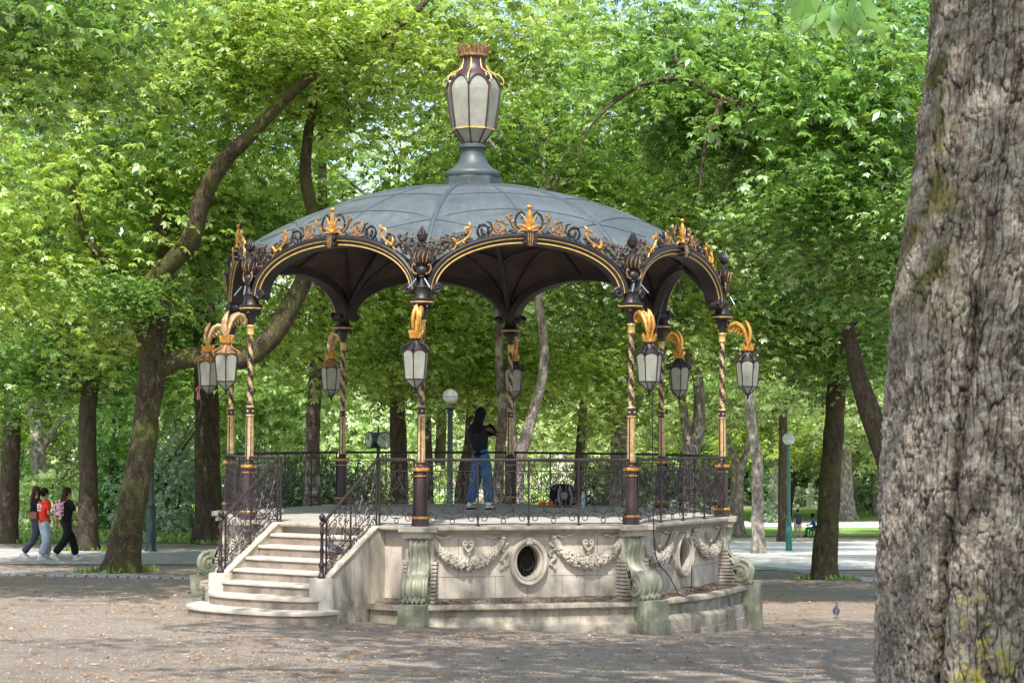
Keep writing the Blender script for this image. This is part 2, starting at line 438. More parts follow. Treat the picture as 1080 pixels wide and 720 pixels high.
# garland
def garland_mesh(seed):
    r = random.Random(seed); g = MB()
    x0, x1, zt, sag = -.50, .50, -.19, .33
    def cat(t):
        x = x0 + (x1-x0)*t; return x, zt - sag*(1-(2*t-1)**2)**.8
    for k in range(460):
        t = r.uniform(.06, .94); x, z = cat(t); w = .042+.068*sin(pi*t)
        a = r.uniform(0, 2*pi); q = sqrt(r.random())
        g.ball((x+q*w*cos(a)*.7, -.02-.072*sqrt(max(0, 1-q*q))*(.6+sin(pi*t)), z+q*w*sin(a)), r.uniform(.014, .026), n=6, m=4, sc=(1,.9,1))
    for e in (0, 1):               # cloth ends gathered at the nails
        s = -1 if e == 0 else 1
        for k in range(4):
            pts = []
            for q in range(9):
                t = q/8*.30 if e == 0 else 1-q/8*.30
                x, z = cat(t); pts.append((x + .01*sin(q), -.035-.012*k % .03, z+.045-.028*k+.012*sin(q*1.3+k)))
            g.tube(pts, [.026+.006*sin(q*1.1+k) for q in range(9)], 6)
        g.ball((s*.50, -.05, zt+.03), .042, sc=(1,.8,1)); g.ball((s*.50, -.085, zt+.03), .02)
        # hanging tail
        for k in range(26):
            zz = zt-.02-.40*k/26; g.ball((s*(.52+.035*sin(k*.7)+r.uniform(-.02,.02)), -.025, zz), r.uniform(.016,.032), n=6, m=4)
        # fluttering ribbon
        g.tube([(s*(.50-.055*q), -.03-.01*sin(q*2), zt+.045+.018*sin(q*1.9)) for q in range(6)], [.022,.018,.024,.016,.022,.012], 5)
    # bow in the middle
    for s in (-1, 1):
        g.tube([(s*(.02+.05*sin(q*pi/8)), -.06, -.33+.10*(q/8)*(1.3-q/8)*1.6+.02*q/8) for q in range(9)], .017, 6)
        g.tube([(s*(.045+.03*cos(q*pi/6)), -.055, -.235+.032*sin(q*pi/6)) for q in range(12)], .014, 6, closed=True)
    g.ball((0, -.07, -.34), .03)
    return g.mesh('garland', M['stone'], True)
gms = [garland_mesh(1), garland_mesh(2)]
for j in (0, 1, 6):
    Mx = Matrix.Rotation((j+.5)*pi/4, 4, 'Z')
    a = (j+.5)*pi/4
    f = link('oculus', frm, bw, side(j, WAP), a)
    link('grille', grm, bw, side(j, WAP), a); link('cellar_dark_sheet', hbm, bw, side(j, WAP), a)
    for q, gx in enumerate((-.87, .87)):
        p = side(j, WAP) + Vector((cos(a)*gx, sin(a)*gx, 0))
        link('garland', gms[q], bw, p, a)

# ---- scroll consoles at the corners: profile in (out, z)
def spiral(cx, cz, r0, turns, a0, dirn, n=26, r1=.15):
    return [(cx + r0*(1-(1-r1)*t/n)*cos(a0+dirn*2*pi*turns*t/n), cz + r0*(1-(1-r1)*t/n)*sin(a0+dirn*2*pi*turns*t/n)) for t in range(n+1)]
def console_mesh():
    c = MB()
    # S-profile centre line: out(r), z
    top = [(4.05+.085*cos(a), -.245+.085*sin(a)) for a in [pi*.95-k*pi*1.0/6 for k in range(7)]]
    outer = top + [(4.115, -.31), (4.085, -.38), (4.075, -.46), (4.10, -.54), (4.16, -.61), (4.25, -.645), (4.33, -.635)]
    outer += [(4.28+.205*cos(a), -.835+.205*sin(a)) for a in [pi*.38-k*pi*1.25/12 for k in range(13)]]
    # three round ribs over the width, with deep flutes between
    W = .165
    xs = [-W, -W+.012, -.125, -.105, -.09, -.06, -.035, -.018, 0, .018, .035, .06, .09, .105, .125, W-.012, W]
    hs = [0, .018, .018, -.018, -.018, .0, .012, -.018, -.02, -.018, .012, .0, -.018, -.018, .018, .018, 0]
    n = len(xs); vs = []; fs = []
    L = len(outer)
    for j, (o, z) in enumerate(outer):
        a = outer[max(j-1, 0)]; b = outer[min(j+1, L-1)]
        tx, tz = b[0]-a[0], b[1]-a[1]; l = sqrt(tx*tx+tz*tz) or 1; nx, nz_ = -tz/l, tx/l
        nx, nz_ = (nx, nz_)
        # outward normal points away from the body
        if nx*1 + 0 < 0 and j < 20: nx, nz_ = -nx, -nz_
        wsc = .80 + .20*min(1, max(0, (-.25-z)/.5))
        for x, h in zip(xs, hs): vs.append((x*wsc, -(o+nx*h), z+nz_*h))
    for j in range(L-1):
        for k in range(n-1):
            a = j*n+k; fs.append((a, a+1, a+1+n, a+n))
    c.add(vs, fs)
    # cheeks: filled side faces
    for s in (-1, 1):
        poly = outer + [(4.02, -1.03), (4.0, -.18)]
        cen = []
        for (o, z) in poly:
            wsc = .80 + .20*min(1, max(0, (-.25-z)/.5)); cen.append((s*W*wsc, -o, z))
        cc = len(cen); cen.append((s*W*.9, -4.07, -.5)); cen.append((s*W, -4.25, -.84))
        fs = []
        for k in range(cc):
            k2 = (k+1) % cc; fs.append((k, k2, cc if poly[k][1] > -.56 or k >= cc-2 else cc+1))
        c.add(cen, fs)
        # raised volute bands on the cheeks
        sp = spiral(4.28, -.835, .185, 1.75, pi*.5, -1, 40, .22)
        c.tube([(s*(W+.002), -o, z) for o, z in sp], [.024-.010*t/40 for t in range(41)], 6)
        c.ball((s*W, -4.28, -.835), .045, sc=(.6,1,1))
        sp = spiral(4.05, -.245, .075, 1.3, pi*.1, 1, 22, .2)
        c.tube([(s*(W*.8+.002), -o, z) for o, z in sp], .013, 5)
        line = [(4.10, -.33), (4.055, -.40), (4.045, -.47), (4.07, -.56), (4.13, -.64)]
        c.tube([(s*(W*.88), -o, z) for o, z in line], .016, 5)
    for k in range(15):           # small leaf tuft under the scroll
        x = -.15+.30*k/14; c.ball((x, -4.44-.02*(k%2), -1.0+.018*(k%3)), .032, n=6, m=4, sc=(.6,.8,1.3))
    return c.mesh('console', M['stone_moss'], True)
def fluted_mesh(s):
    c = MB()
    if 1:
        for k in range(11):
            z = -.48-.052*k; o = 4.10 + (.0 if k < 3 else .10*min(1, (k-2)/5))
            c.box((s*.172 if s > 0 else -.172-.075, -o, z-.035), (s*.172+.075 if s > 0 else -.172, -3.95, z))
    return c.mesh('ribbed_block', M['stone'])
cm, fm, fm2 = console_mesh(), fluted_mesh(-1), fluted_mesh(1)
for i in (0, 1, 2, 6, 7):
    c = link('console', cm, band, None, i*pi/4); link('ribbed_block', fm, c); link('ribbed_block', fm2, c)

# ---- low ledge around the foot
def ledge_curve(j, off=0):
    a = (j+.5)*pi/4; n = 18; out = []
    for k in range(n+1):
        t = k/n*2-1; x = t*1.69
        b = (.07 if j == 0 else .17)*cos(t*pi/2)**2
        y = -(4.07 + b + off)
        out.append((x*cos(a) - y*sin(a), x*sin(a) + y*cos(a)))
    return out
lprof = [(-.16, -1.075), (-.16, -1.055), (.0, -1.05), (.035, -1.06), (.045, -1.085), (.045, -1.115), (.02, -1.14), (-.03, -1.155), (-.035, -1.25), (-.02, -1.30), (.05, -1.345), (.06, -1.36), (.06, -1.52), (.075, -1.525), (.08, -2.1), (-.16, -2.1)]
lg = MB()
for j in range(7):
    n = len(lprof); vs = []
    curves = [ledge_curve(j, o) for (o, z) in lprof]
    m = len(curves[0]); k0 = 0
    for k in range(m):
        for q in range(n): vs.append((curves[q][k][0], curves[q][k][1], lprof[q][1]))
    fs = [(k*n+q, k*n+(q+1)%n, (k+1)*n+(q+1)%n, (k+1)*n+q) for k in range(m-1) for q in range(n)]
    lg.add(vs, fs)
# short return beside the stairs
a7 = 7.5*pi/4
Mx7 = Matrix.Rotation(a7, 4, 'Z')
lg.box((.98, -4.12, -2.1), (1.70, -3.95, -1.06), M=Mx7); lg.box((.96, -4.17, -1.13), (1.72, -3.95, -1.052), M=Mx7)
lg.box((-1.70, -4.12, -2.1), (-.98, -3.95, -1.06), M=Mx7); lg.box((-1.72, -4.17, -1.13), (-.96, -3.95, -1.052), M=Mx7)
led = lg.build('ledge', M['stone_block'], band, True)
pm = MB(); pm.box((-.19, -4.60, -1.30), (.19, -4.0, -1.035)); pm.box((-.205, -4.62, -2.1), (.205, -4.0, -1.30))
pmm = pm.mesh('pedestal_block', M['stone_moss'])
for i in (0, 1, 2, 6, 7): link('pedestal_block', pmm, led, None, i*pi/4)
lt = MB()
for j in range(8):
    a0, a1 = j*pi/4, (j+1)*pi/4; vs = []; n = 12; r = random.Random(j)
    for q in range(4):
        rr = 3.72+.125*q+.01
        for k in range(n+1):
            a = a0+(a1-a0)*k/n; s_ = 1/cos((k/n-.5)*pi/4)
            vs.append((rr*s_*sin(a), -rr*s_*cos(a), -1.055+.022*r.random()+(.05 if q == 0 else .02 if q == 1 else -.015 if q == 3 else 0)))
    lt.add(vs, [(q*(n+1)+k, q*(n+1)+k+1, (q+1)*(n+1)+k+1, (q+1)*(n+1)+k) for q in range(3) for k in range(n)])
lt.build('leaf_litter', M['litter'], led)

sc_ = MB(); r = random.Random(8)
for k in range(1500):
    a = r.uniform(0, 7*pi/4); rr = r.uniform(3.78, 4.02)/cos((a % (pi/4))-pi/8); x, y = rr*sin(a), -rr*cos(a); e = r.uniform(.015, .04); t = r.uniform(0, 2*pi)
    c = Vector((x, y, -1.035+r.uniform(0, .02))); u = Vector((cos(t), sin(t), r.uniform(-.4, .4)))*e; w_ = Vector((-sin(t), cos(t), r.uniform(-.4, .4)))*e*.55
    sc_.add([c-u, c+w_, c+u, c-w_], [(0, 1, 2, 3)])
sc_.build('dry_leaves', simple('dry_leaf', (.30, .15, .07), .8, var=.6, scale=9, bmp=0), led)['kind'] = 'stuff'

# ---- stairs on side 7
st = MB()
TD = .275
for k in range(1, 6):
    y1 = 3.80+TD*k+.02; z = -.15*k
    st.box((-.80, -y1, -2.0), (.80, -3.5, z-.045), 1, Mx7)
    pts = [(-.80, -y1-.025), (.80, -y1-.025), (.80, -3.5), (-.80, -3.5)]
    st.slab(pts, z-.045, z, 0, Mx7)
def bow(hw, yf, yb, n=22, p=2.6):
    out = []
    for k in range(n+1):
        a = pi*k/n; c_, s_ = cos(a), sin(a)
        x = hw*(abs(c_)**(2/p))*(1 if c_ > 0 else -1); y = yb + (yf-yb)*abs(s_)**(2/p)
        out.append((x, -y))
    return out
for hw, yf, z, yb in ((1.03, 5.52, -.90, 5.02), (1.22, 5.88, -1.06, 5.12)):
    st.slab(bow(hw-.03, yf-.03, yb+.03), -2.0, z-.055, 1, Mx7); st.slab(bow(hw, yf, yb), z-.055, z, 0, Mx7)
    st.box((-.80, -yb-.02, -2.0), (.80, -4.6, z-.003), 0, Mx7)
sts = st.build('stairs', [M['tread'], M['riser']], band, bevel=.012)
# cheek walls
for s in (-1, 1):
    ck = MB(); x0, x1 = (.802, .96) if s > 0 else (-.96, -.802)
    prof = [(-3.7, -.02), (-3.95, -.04), (-4.05, -.10), (-5.10, -.70), (-5.10, -2.1), (-3.7, -2.1)]
    vs = [(x0, y, z) for y, z in prof] + [(x1, y, z) for y, z in prof]; n = len(prof)
    ck.add(vs, [tuple(range(n)), tuple(range(2*n-1, n-1, -1))] + [(k, (k+1)%n, n+(k+1)%n, n+k) for k in range(n)], 0, Mx7)
    # rounded coping
    ck.ribbon([(Mx7 @ Vector(((x0+x1)/2, y, z)), Mx7.to_3x3() @ Vector((1,0,0)), Vector((0,0,1))) for y, z in [(-3.84,-.035),(-3.95,-.04),(-4.05,-.10),(-5.10,-.70)]], [(-.09,-.005),(-.10,.02),(-.09,.04),(.09,.04),(.10,.02),(.09,-.005)])
    ck.build('cheek_wall', M['stone'], sts)
    post = MB(); post.lathe([(.165,-2.0),(.165,-.68),(.155,-.655),(.0,-.65)], 24, cap=False)
    P = Mx7 @ Vector((s*.88, -5.10, 0))
    post.build('stone_post', M['tread'], sts, True, P)
    nw = MB(); nw.lathe([(.055,-.65),(.055,-.62),(.035,-.60),(.03,-.52),(.045,-.49),(.045,-.46),(.026,-.43),(.022,-.32),(.034,-.28),(.022,-.24),(.020,-.08),(.034,-.05),(.024,-.01),(.024,.06),(.045,.08),(.03,.10),(.018,.115),(.036,.135),(.046,.165),(.038,.195),(.012,.215),(0,.22)], 12, cap=False)
    nw.build('newel', M['iron'], sts, True, P)

# ---- wrought-iron railings
def c_scroll(mb, pts, r, M_=None): mb.tube([(x, 0, z) for x, z in pts], r, 5, M=M_)
def vol(cx, cz, r, a0, d, turns=1.15): return spiral(cx, cz, r, turns, a0, d, 20, .22)
def panel_scrolls(w, zt=.90):
    """ironwork of one bay, w wide, centred on x=0"""
    m = MB(); h = w/2; t = .0065
    for z in (.035, .285, .775): m.box((-h, -.006, z-.006), (h, .006, z+.006))
    for s in (-1, 1):
        def S(pts): return [(s*x, z) for x, z in pts]
        # lower frieze
        c_scroll(m, S(vol(h-.085, .115, .075, -pi*.1, 1, 1.3)), t)
        c_scroll(m, S(vol(h-.05, .165, .045, pi*1.2, -1, 1.1)), t*.9)
        c_scroll(m, S([(h-.13, .12), (h-.17, .19), (h-.22, .21), (h*.42, .15), (.05, .11), (0, .12)]), t)
        c_scroll(m, S([(.0, .16), (.05, .20), (.10, .19), (.145, .215), (.155, .255), (.13, .275), (.10, .26)]), t)
        c_scroll(m, S(vol(.115, .235, .035, pi*.2, 1, 1.1)), t*.9)
        # upper field: lyres and heart scrolls
        c_scroll(m, S([(.02, .29), (.03, .36), (.10, .43), (.12, .52), (.075, .60), (.03, .66), (.03, .74), (.07, .765)]), t)
        c_scroll(m, S(vol(.085, .345, .05, -pi*.5, 1, 1.2)), t)
        c_scroll(m, S(vol(.075, .50, .042, pi*.5, -1, 1.2)), t)
        c_scroll(m, S(vol(.075, .70, .045, pi*.9, 1, 1.3)), t)
        c_scroll(m, S([(h-.02, .30), (h-.05, .38), (h-.13, .44), (h-.15, .53), (h-.10, .62), (h-.05, .68), (h-.04, .77)]), t)
        c_scroll(m, S(vol(h-.09, .36, .05, pi*.5, 1, 1.2)), t)
        c_scroll(m, S(vol(h-.08, .53, .045, 0, 1, 1.3)), t)
        c_scroll(m, S(vol(h-.10, .70, .05, -pi*.4, -1, 1.2)), t)
        c_scroll(m, S([(.17, .30), (.19, .42), (.18, .55), (.20, .66), (.17, .77)]), t*.9)
        c_scroll(m, S(vol(.17, .60, .03, 0, 1, 1.0)), t*.8)
        c_scroll(m, S(vol(.05, .84, .035, -pi/2, 1, 1.1)), t*.8); c_scroll(m, S(vol(h-.06, .84, .035, -pi/2, -1, 1.1)), t*.8)
    m.tube([(.033*cos(a*pi/6), 0, .075+.033*sin(a*pi/6)) for a in range(12)], t, 5, closed=True)
    m.tube([(.028*cos(a*pi/6), 0, .565+.05*sin(a*pi/6)) for a in range(12)], t*.9, 5, closed=True)
    return m
RAP = 3.77; RH = RAP*tan(pi/8)-.10; BW = 2*RH/4
pan = panel_scrolls(BW).mesh('scroll_panel', M['iron'])
rail = MB(); rail.tube([(-RH-.02, 0, .93), (RH+.02, 0, .93)], .021, 8)
railm = rail.mesh('railing', M['iron'], True)
pst = MB(); pst.box((-.011, -.011, 0), (.011, .011, .93)); pst.ball((0, 0, .02), .028, sc=(1,1,.7))
pstm = pst.mesh('post', M['iron'])
for j in range(7):
    r_ = link('railing', railm, band, side(j, RAP), (j+.5)*pi/4)
    for q in range(4): link('scroll_panel', pan, r_, (-RH+BW*(q+.5), 0, 0))
    for q in range(5): link('post', pstm, r_, (-RH+BW*q, 0, 0))
for s in (-1, 1):       # short lengths beside the stairs
    w = RH-.88; m = panel_scrolls(w)
    r2 = MB(); r2.tube([(-w/2, 0, .93), (w/2, 0, .93)], .021, 8)
    p = side(7, RAP) + Vector((cos(a7), sin(a7), 0))*(s*(.88+w/2))
    r_ = r2.build('railing', M['iron'], band, True, p, a7)
    link('scroll_panel', m.mesh('scroll_panel', M['iron']), r_)
    for q in (-w/2, w/2): link('post', pstm, r_, (q, 0, 0))
    # stair railing, built in its own plane: u runs outward
    sr = MB(); x = s*.88
    hand = [(-3.77, .93), (-3.84, .925), (-5.06, .10)]
    sr.tube([(x, y, z) for y, z in hand], .022, 8, M=Mx7); 
    srr = sr.build('stair_railing', M['iron'], band, True)
    pn = MB()
    base = panel_scrolls(.58)
    slope = (.10-.925)/(5.06-3.84)
    for q in (0, 1):
        yc = 3.84+.31+.60*q
        pn.add([Vector((x + p[1], -(yc+p[0]), p[2]*.98 - .02 + slope*(yc+p[0]-3.84)*.92)) for p in base.v], base.f, 0, Mx7)
    pn.build('scroll_panel', M['iron'], srr)
    for yy in (3.84, 4.45, 5.0):
        b = MB(); z0 = -.04 if yy < 4 else -.10-(yy-4.05)*.571
        b.box((x-.010, -yy-.010, z0), (x+.010, -yy+.010, .925+slope*(yy-3.84)), M=Mx7); b.build('post', M['iron'], srr)

# ---- columns
def spiral_shaft():
    m = MB(); n = 20
    # fluted lower drum: gold ribs on dark ground
    def ring_zone(z0, z1, r0, r1, rings, pick, rip=0.0):
        vs = []; 
        for q in range(rings+1):
            z = z0+(z1-z0)*q/rings; r = r0+(r1-r0)*q/rings
            for k in range(n):
                a = 2*pi*k/n; rr = r*(1+rip*(1 if (k % 2) else -1)); vs.append((rr*cos(a), rr*sin(a), z))
        o = len(m.v); m.v += vs
        for q in range(rings):
            for k in range(n):
                m.f.append((o+q*n+k, o+q*n+(k+1)%n, o+(q+1)*n+(k+1)%n, o+(q+1)*n+k)); m.m.append(pick(q, k))
    r = random.Random(3)
    ring_zone(.90, 1.535, .056, .052, 2, lambda q, k: 1 if k % 4 in (0, 1, 2) else 0, .07)
    m.lathe([(.062,1.535),(.066,1.545),(.062,1.56)], 16, 1); m.lathe([(.054,1.56),(.054,1.66)], 16, 0)
    m.lathe([(.058,1.66),(.064,1.672),(.058,1.69)], 16, 1)
    for k in range(4): m.ball((.052*cos(k*pi/2+.4), .052*sin(k*pi/2+.4), 1.61), .018, 1, 6, 4)
    cell = [[r.random() for _ in range(n)] for _ in range(80)]
    def pk(q, k):
        v = (k + q*.62) % 10
        return 1 if (v < 4.6 and cell[q][k] < .93) or cell[q][k] < .07 else 0
    ring_zone(1.69, 2.74, .047, .040, 72, pk, .03)
    return m.mesh('column', [M['iron_dark'], M['gold_pale']], True)
shaft = spiral_shaft()
pd = MB()
pd.lathe([(.160,0),(.160,.115)], 8, 0, off=.5); pd.lathe([(.166,.112),(.168,.128),(.150,.145)], 8, 1, off=.5); pd.lathe([(.150,.145),(.118,.165),(.110,.60),(.105,.70)], 8, 0, off=.5)
pd.lathe([(.128,.70),(.128,.715)], 8, 1, off=.5); pd.lathe([(.112,.715),(.112,.765),(.13,.775)], 8, 0, off=.5)
pd.lathe([(.148,.775),(.158,.80),(.150,.822)], 8, 1, off=.5); pd.lathe([(.150,.822),(.095,.84),(.075,.865),(.085,.878),(.085,.892),(.06,.905)], 12, 0)
pd.v = [(x*.80, y*.80, z) for x, y, z in pd.v]
pedm = pd.mesh('pedestal', [M['iron_red'], M['gold']], True)
cp = MB()
cp.lathe([(.044,2.735),(.056,2.75),(.050,2.765),(.052,2.85),(.066,2.865),(.060,2.88)], 14, 1)
cp.lathe([(.050,2.88),(.055,2.93),(.085,3.03),(.092,3.07),(.11,3.09)], 12, 0)
cp.lathe([(.155,3.09),(.168,3.115),(.168,3.125)], 8, 0, off=.5); cp.lathe([(.172,3.122),(.174,3.138)], 8, 1, off=.5); cp.lathe([(.174,3.138),(.185,3.165),(.165,3.18)], 8, 0, off=.5)
cp.lathe([(.135,3.18),(.115,3.22),(.105,3.30),(.125,3.34),(.11,3.36),(.06,3.37)], 8, 0, off=.5)
for k in range(4):         # small drop bosses
    a = pi/4+k*pi/2; cp.ball((.13*cos(a), .13*sin(a), 3.06), .03, 0, 6, 5)
capm = cp.mesh('capital', [M['iron_dark'], M['gold_line']], True)
vs_ = MB()
vs_.lathe([(.055,3.36),(.045,3.40),(.03,3.44),(.03,3.47),(.055,3.485),(.045,3.50),(.075,3.54),(.085,3.575),(.075,3.61),(.045,3.635),(.05,3.65),(.085,3.68),(.105,3.75),(.11,3.81),(.10,3.865),(.06,3.885),(.05,3.90),(.06,3.915),(.045,3.93),(.02,3.95),(.02,3.98)], 14, 0, cap=False)
vs_.lathe([(.02,3.97),(.055,3.99),(.07,4.03),(.06,4.07)], 10, 0, cap=False)
for k in range(9):
    a = k*2*pi/9; vs_.tube([(.05*cos(a), .05*sin(a), 4.02), (.065*cos(a+.3), .065*sin(a+.3), 4.07), (.04*cos(a+.7), .04*sin(a+.7), 4.12), (.012*cos(a+1), .012*sin(a+1), 4.15+.04*(k%2))], [.018,.02,.014,.004], 5)
for s in (-1, 1):
    vs_.tube([(s*x, 0, z) for x, z in [(.07,3.60),(.13,3.63),(.16,3.70),(.15,3.78),(.16,3.85),(.20,3.89),(.235,3.86),(.23,3.80),(.20,3.80)]], [.012,.018,.016,.014,.018,.02,.018,.014,.008], 6, 0)
    vs_.tube([(s*x, -.03, z) for x, z in [(.06,3.52),(.11,3.54),(.14,3.60),(.12,3.66),(.09,3.64)]], .014, 6, 1)
for k in range(10):
    a = k*2*pi/10; vs_.tube([(.082*cos(a), .082*sin(a), 3.68), (.112*cos(a), .112*sin(a), 3.76), (.105*cos(a+.25), .105*sin(a+.25), 3.84)], [.006,.012,.006], 5, 1)
vasem = vs_.mesh('vase_finial', [M['iron_dark'], M['rust_gold']], True)
rodm = []
for s in (-1, 1): rods = MB(); rods.tube([(s*.06, -.10, 3.45), (s*.15, -.17, 3.32)], .010, 6); rodm.append(rods.mesh('strut', M['steel']))
for i in range(8):
    a = i*pi/4
    c = link('column', shaft, band, corner(i), a); link('pedestal', pedm, c); link('capital', capm, c)
    v = link('vase_finial', vasem, band, corner(i, 4.03), a); [link('strut', q, v) for q in rodm]

# ---- arches
AZ = 3.31
def arch_path(a, b, n=44, y=0, e=0):
    out = []
    for k in range(n+1):
        t = pi*(k/n); x, z = -cos(t), sin(t)
        d = Vector((x*b, 0, z*a)).normalized()
        out.append((Vector((a*x, y, AZ+b*z)), d, Vector((0, -1, 0))))
    return out
ar = MB()
ar.ribbon(arch_path(1.33, .67), [(0,-.20),(0,.02),(.018,.035),(.03,.03),(.04,.045),(.075,.05),(.085,.07),(.125,.08),(.15,.06),(.16,.02),(.16,-.20)], 0)
for s in (-1, 1):     # volutes at the feet
    sp = spiral(s*1.325, AZ+.005, .075, 1.5, 0 if s < 0 else pi, -s, 26, .2)
    ar.tube([(x, -.055, z) for x, z in sp], [.028-.008*t/26 for t in range(27)], 7)
    ar.tube([(s*1.325, -.045, AZ), (s*1.325, .12, AZ)], .062, 12)
archm = ar.mesh('arch', M['iron_dark'], True)
gl = MB(); gl.tube([p[0]+Vector((0,-.036,0)) for p in arch_path(1.35, .69, 44)], .010, 6); gl.tube([p[0]+Vector((0,-.062,0)) for p in arch_path(1.41, .75, 44)], .0065, 6)
glm = gl.mesh('gilded_moulding', M['gold_line'], True)
ky = MB(); ky.box((-.06, -.12, AZ+.66), (.06, .0, AZ+.85), 0)
for s in (-1, 1):
    ky.tube([(s*.075, -.13, AZ+.79), (s*.075, .0, AZ+.79)], .032, 10, 0); ky.tube([(s*.075, -.135, AZ+.70), (s*.075, 0, AZ+.70)], .024, 10, 0)
for k in (-1, 0, 1): ky.tube([(k*.03, -.125, AZ+.82), (k*.034, -.135, AZ+.74), (k*.02, -.125, AZ+.64)], [.010,.013,.005], 6, 1)
kym = ky.mesh('keystone', [M['iron_dark'], M['rust_gold']], True)
# crest
def zo(x): return AZ + .83*sqrt(max(0, 1-(x/1.49)**2))
cr = MB()
def T(pts, r, mi=0, y=-.03): cr.tube([(x, y, z) for x, z in pts], [q*1.35 for q in r] if isinstance(r, list) else r*1.35, 6, mi)
def leaflet(x, z, ang, L, w, mi=0, y=-.035, curl=.9):
    pts = []; rr = []
    for q in range(7):
        t = q/6; a = ang + curl*t*t; 
        x += cos(a)*L/6; z += sin(a)*L/6; pts.append((x, y-.012*sin(pi*t), z)); rr.append(w*(sin(pi*min(1, .25+t*.72))+.05))
    cr.tube(pts, rr, 6, mi)
for s in (-1, 1):
    def S(pts): return [(s*x, z) for x, z in pts]
    for (cx, dz, r0, tt, a0, dd, mi) in ((.42, .115, .105, 1.45, -pi*.35, 1, 0), (.655, .10, .105, 1.35, -pi*.4, 1, 1)):
        sp = spiral(cx, zo(cx)+dz, r0, tt, a0, dd, 30, .25); T(S(sp), [.011+.006*sin(t*.5)**2 for t in range(31)], mi)
        cr.ball((s*(cx), -.035, zo(cx)+dz), .022, 0, 6, 5)
        for q in (6, 12, 18): x, z = sp[q]; leaflet(s*x, z, (pi*.5 if s > 0 else pi*.5)+s*(q*.3-1.5), .06, .012, mi)
    T(S([(.05, zo(0)+.03), (.12, zo(0)+.035), (.19, zo(0)+.09), (.205, zo(0)+.18), (.17, zo(0)+.26), (.11, zo(0)+.30), (.07, zo(0)+.27), (.075, zo(0)+.22), (.11, zo(0)+.215)]), [.012,.013,.012,.012,.013,.014,.012,.013,.016], 1)
    T(S([(.16, zo(0)+.03), (.23, zo(0)+.09), (.27, zo(0)+.17), (.31, zo(0)+.23), (.28, zo(0)+.26), (.24, zo(0)+.24)]), [.014,.018,.016,.020,.022,.012], 0)
    leaflet(s*.27, zo(.27)+.15, pi/2-s*.3, .12, .022, 0); leaflet(s*.27, zo(.27)+.15, pi/2+s*1.0, .07, .016, 0)
    T(S([(.53, zo(.53)+.03), (.47, zo(.47)+.01), (.36, zo(.36)+.01), (.30, zo(.3)+.05)]), .013, 0)
    T(S([(.60, zo(.60)+.01), (.53, zo(.53)+.10), (.56, zo(.56)+.19), (.62, zo(.62)+.22)]), [.008,.010,.012,.006], 1)
    leaflet(s*.34, zo(.34)+.01, pi/2-s*.2, .09, .016, 0)
crm = cr.mesh('crest', [M['rust_gold'], M['iron_dark']], True)
cr = MB()
for ang, L, w, cu in ((pi/2, .33, .034, 0), (pi/2-.3, .25, .022, -.4), (pi/2+.3, .25, .022, .4), (pi/2-.7, .20, .020, -1.4), (pi/2+.7, .20, .020, 1.4), (pi/2-1.2, .17, .018, -1.5), (pi/2+1.2, .17, .018, 1.5), (pi/2-.5, .14, .016, -1.2), (pi/2+.5, .14, .016, 1.2)):
    leaflet(0, AZ+.845, ang, L, w, 0, -.05, cu)
cr.ball((0, -.06, AZ+1.20), .045, 0, 8, 6, (1,.7,.7)); cr.ball((0, -.07, AZ+.88), .035)
palm = cr.mesh('palmette', M['gold'], True)
acs = []
for s in (-1, 1):
    cr = MB()
    base = 1.06
    pts = [(base+.04, zo(1.10)+.00), (base-.03, zo(base-.03)+.055), (.95, zo(.95)+.06), (.88, zo(.88)+.085), (.84, zo(.84)+.15), (.87, zo(.87)+.21), (.92, zo(.92)+.22), (.945, zo(.945)+.19)]
    cr.tube([(s*x, -.045, z) for x, z in pts], [.008,.018,.015,.018,.020,.024,.022,.010], 7)
    leaflet(s*.86, zo(.86)+.16, pi/2+s*.1, .11, .022, 0, -.045); leaflet(s*1.04, zo(1.04)+.03, pi/2-s*.4, .12, .022, 0, -.045); leaflet(s*.95, zo(.95)+.05, -pi/2, .05, .016, 0, -.045)
    cr.ball((s*1.04, -.055, zo(1.04)+.05), .028)
    acs.append(cr.mesh('acanthus_leaf', M['gold'], True))
for j in range(8):
    a = (j+.5)*pi/4; p = side(j)
    o = link('arch', archm, band, p, a); link('gilded_moulding', glm, o); link('keystone', kym, o)
    o = link('crest', crm, band, p, a); link('palmette', palm, o)
    for q in acs: link('acanthus_leaf', q, o)

# ---- dome
ZA = 5.235
def drad(r): return 1.06*(r/AP)**2.1
def dome_z(t, x, za, off, p, cz=3.42):
    """t radial fraction towards boundary point at side coordinate x"""
    rb = sqrt(AP*AP + x*x); zb = max(AZ+.81*sqrt(max(0, 1-(x/1.545)**2)), cz) + off
    full_ = (za+off) - drad(rb); return (za+off) - drad(rb*t) - (full_-zb)*t**p
def shell(off, p, ins=0.0, nr=26, ns=20, sc=1.0):
    m = MB()
    for j in range(8):
        a = (j+.5)*pi/4; vs = []
        for q in range(nr+1):
            t = (q/nr)**.8
            for k in range(ns+1):
                x = HS*sc*(2*k/ns-1); y = -(AP-ins)
                xx, yy = x*t, y*t; z = dome_z(t, x, ZA, off, p)
                vs.append((xx*cos(a)-yy*sin(a), xx*sin(a)+yy*cos(a), z))
        m.add(vs, [(q*(ns+1)+k, q*(ns+1)+k+1, (q+1)*(ns+1)+k+1, (q+1)*(ns+1)+k) for q in range(nr) for k in range(ns)])
    return m
dm = shell(0, 9); dome = dm.build('dome', M['dome'], band, True)
cl = shell(-.10, 4.5, .05); cl.build('ceiling', M['soffit'], dome, True)
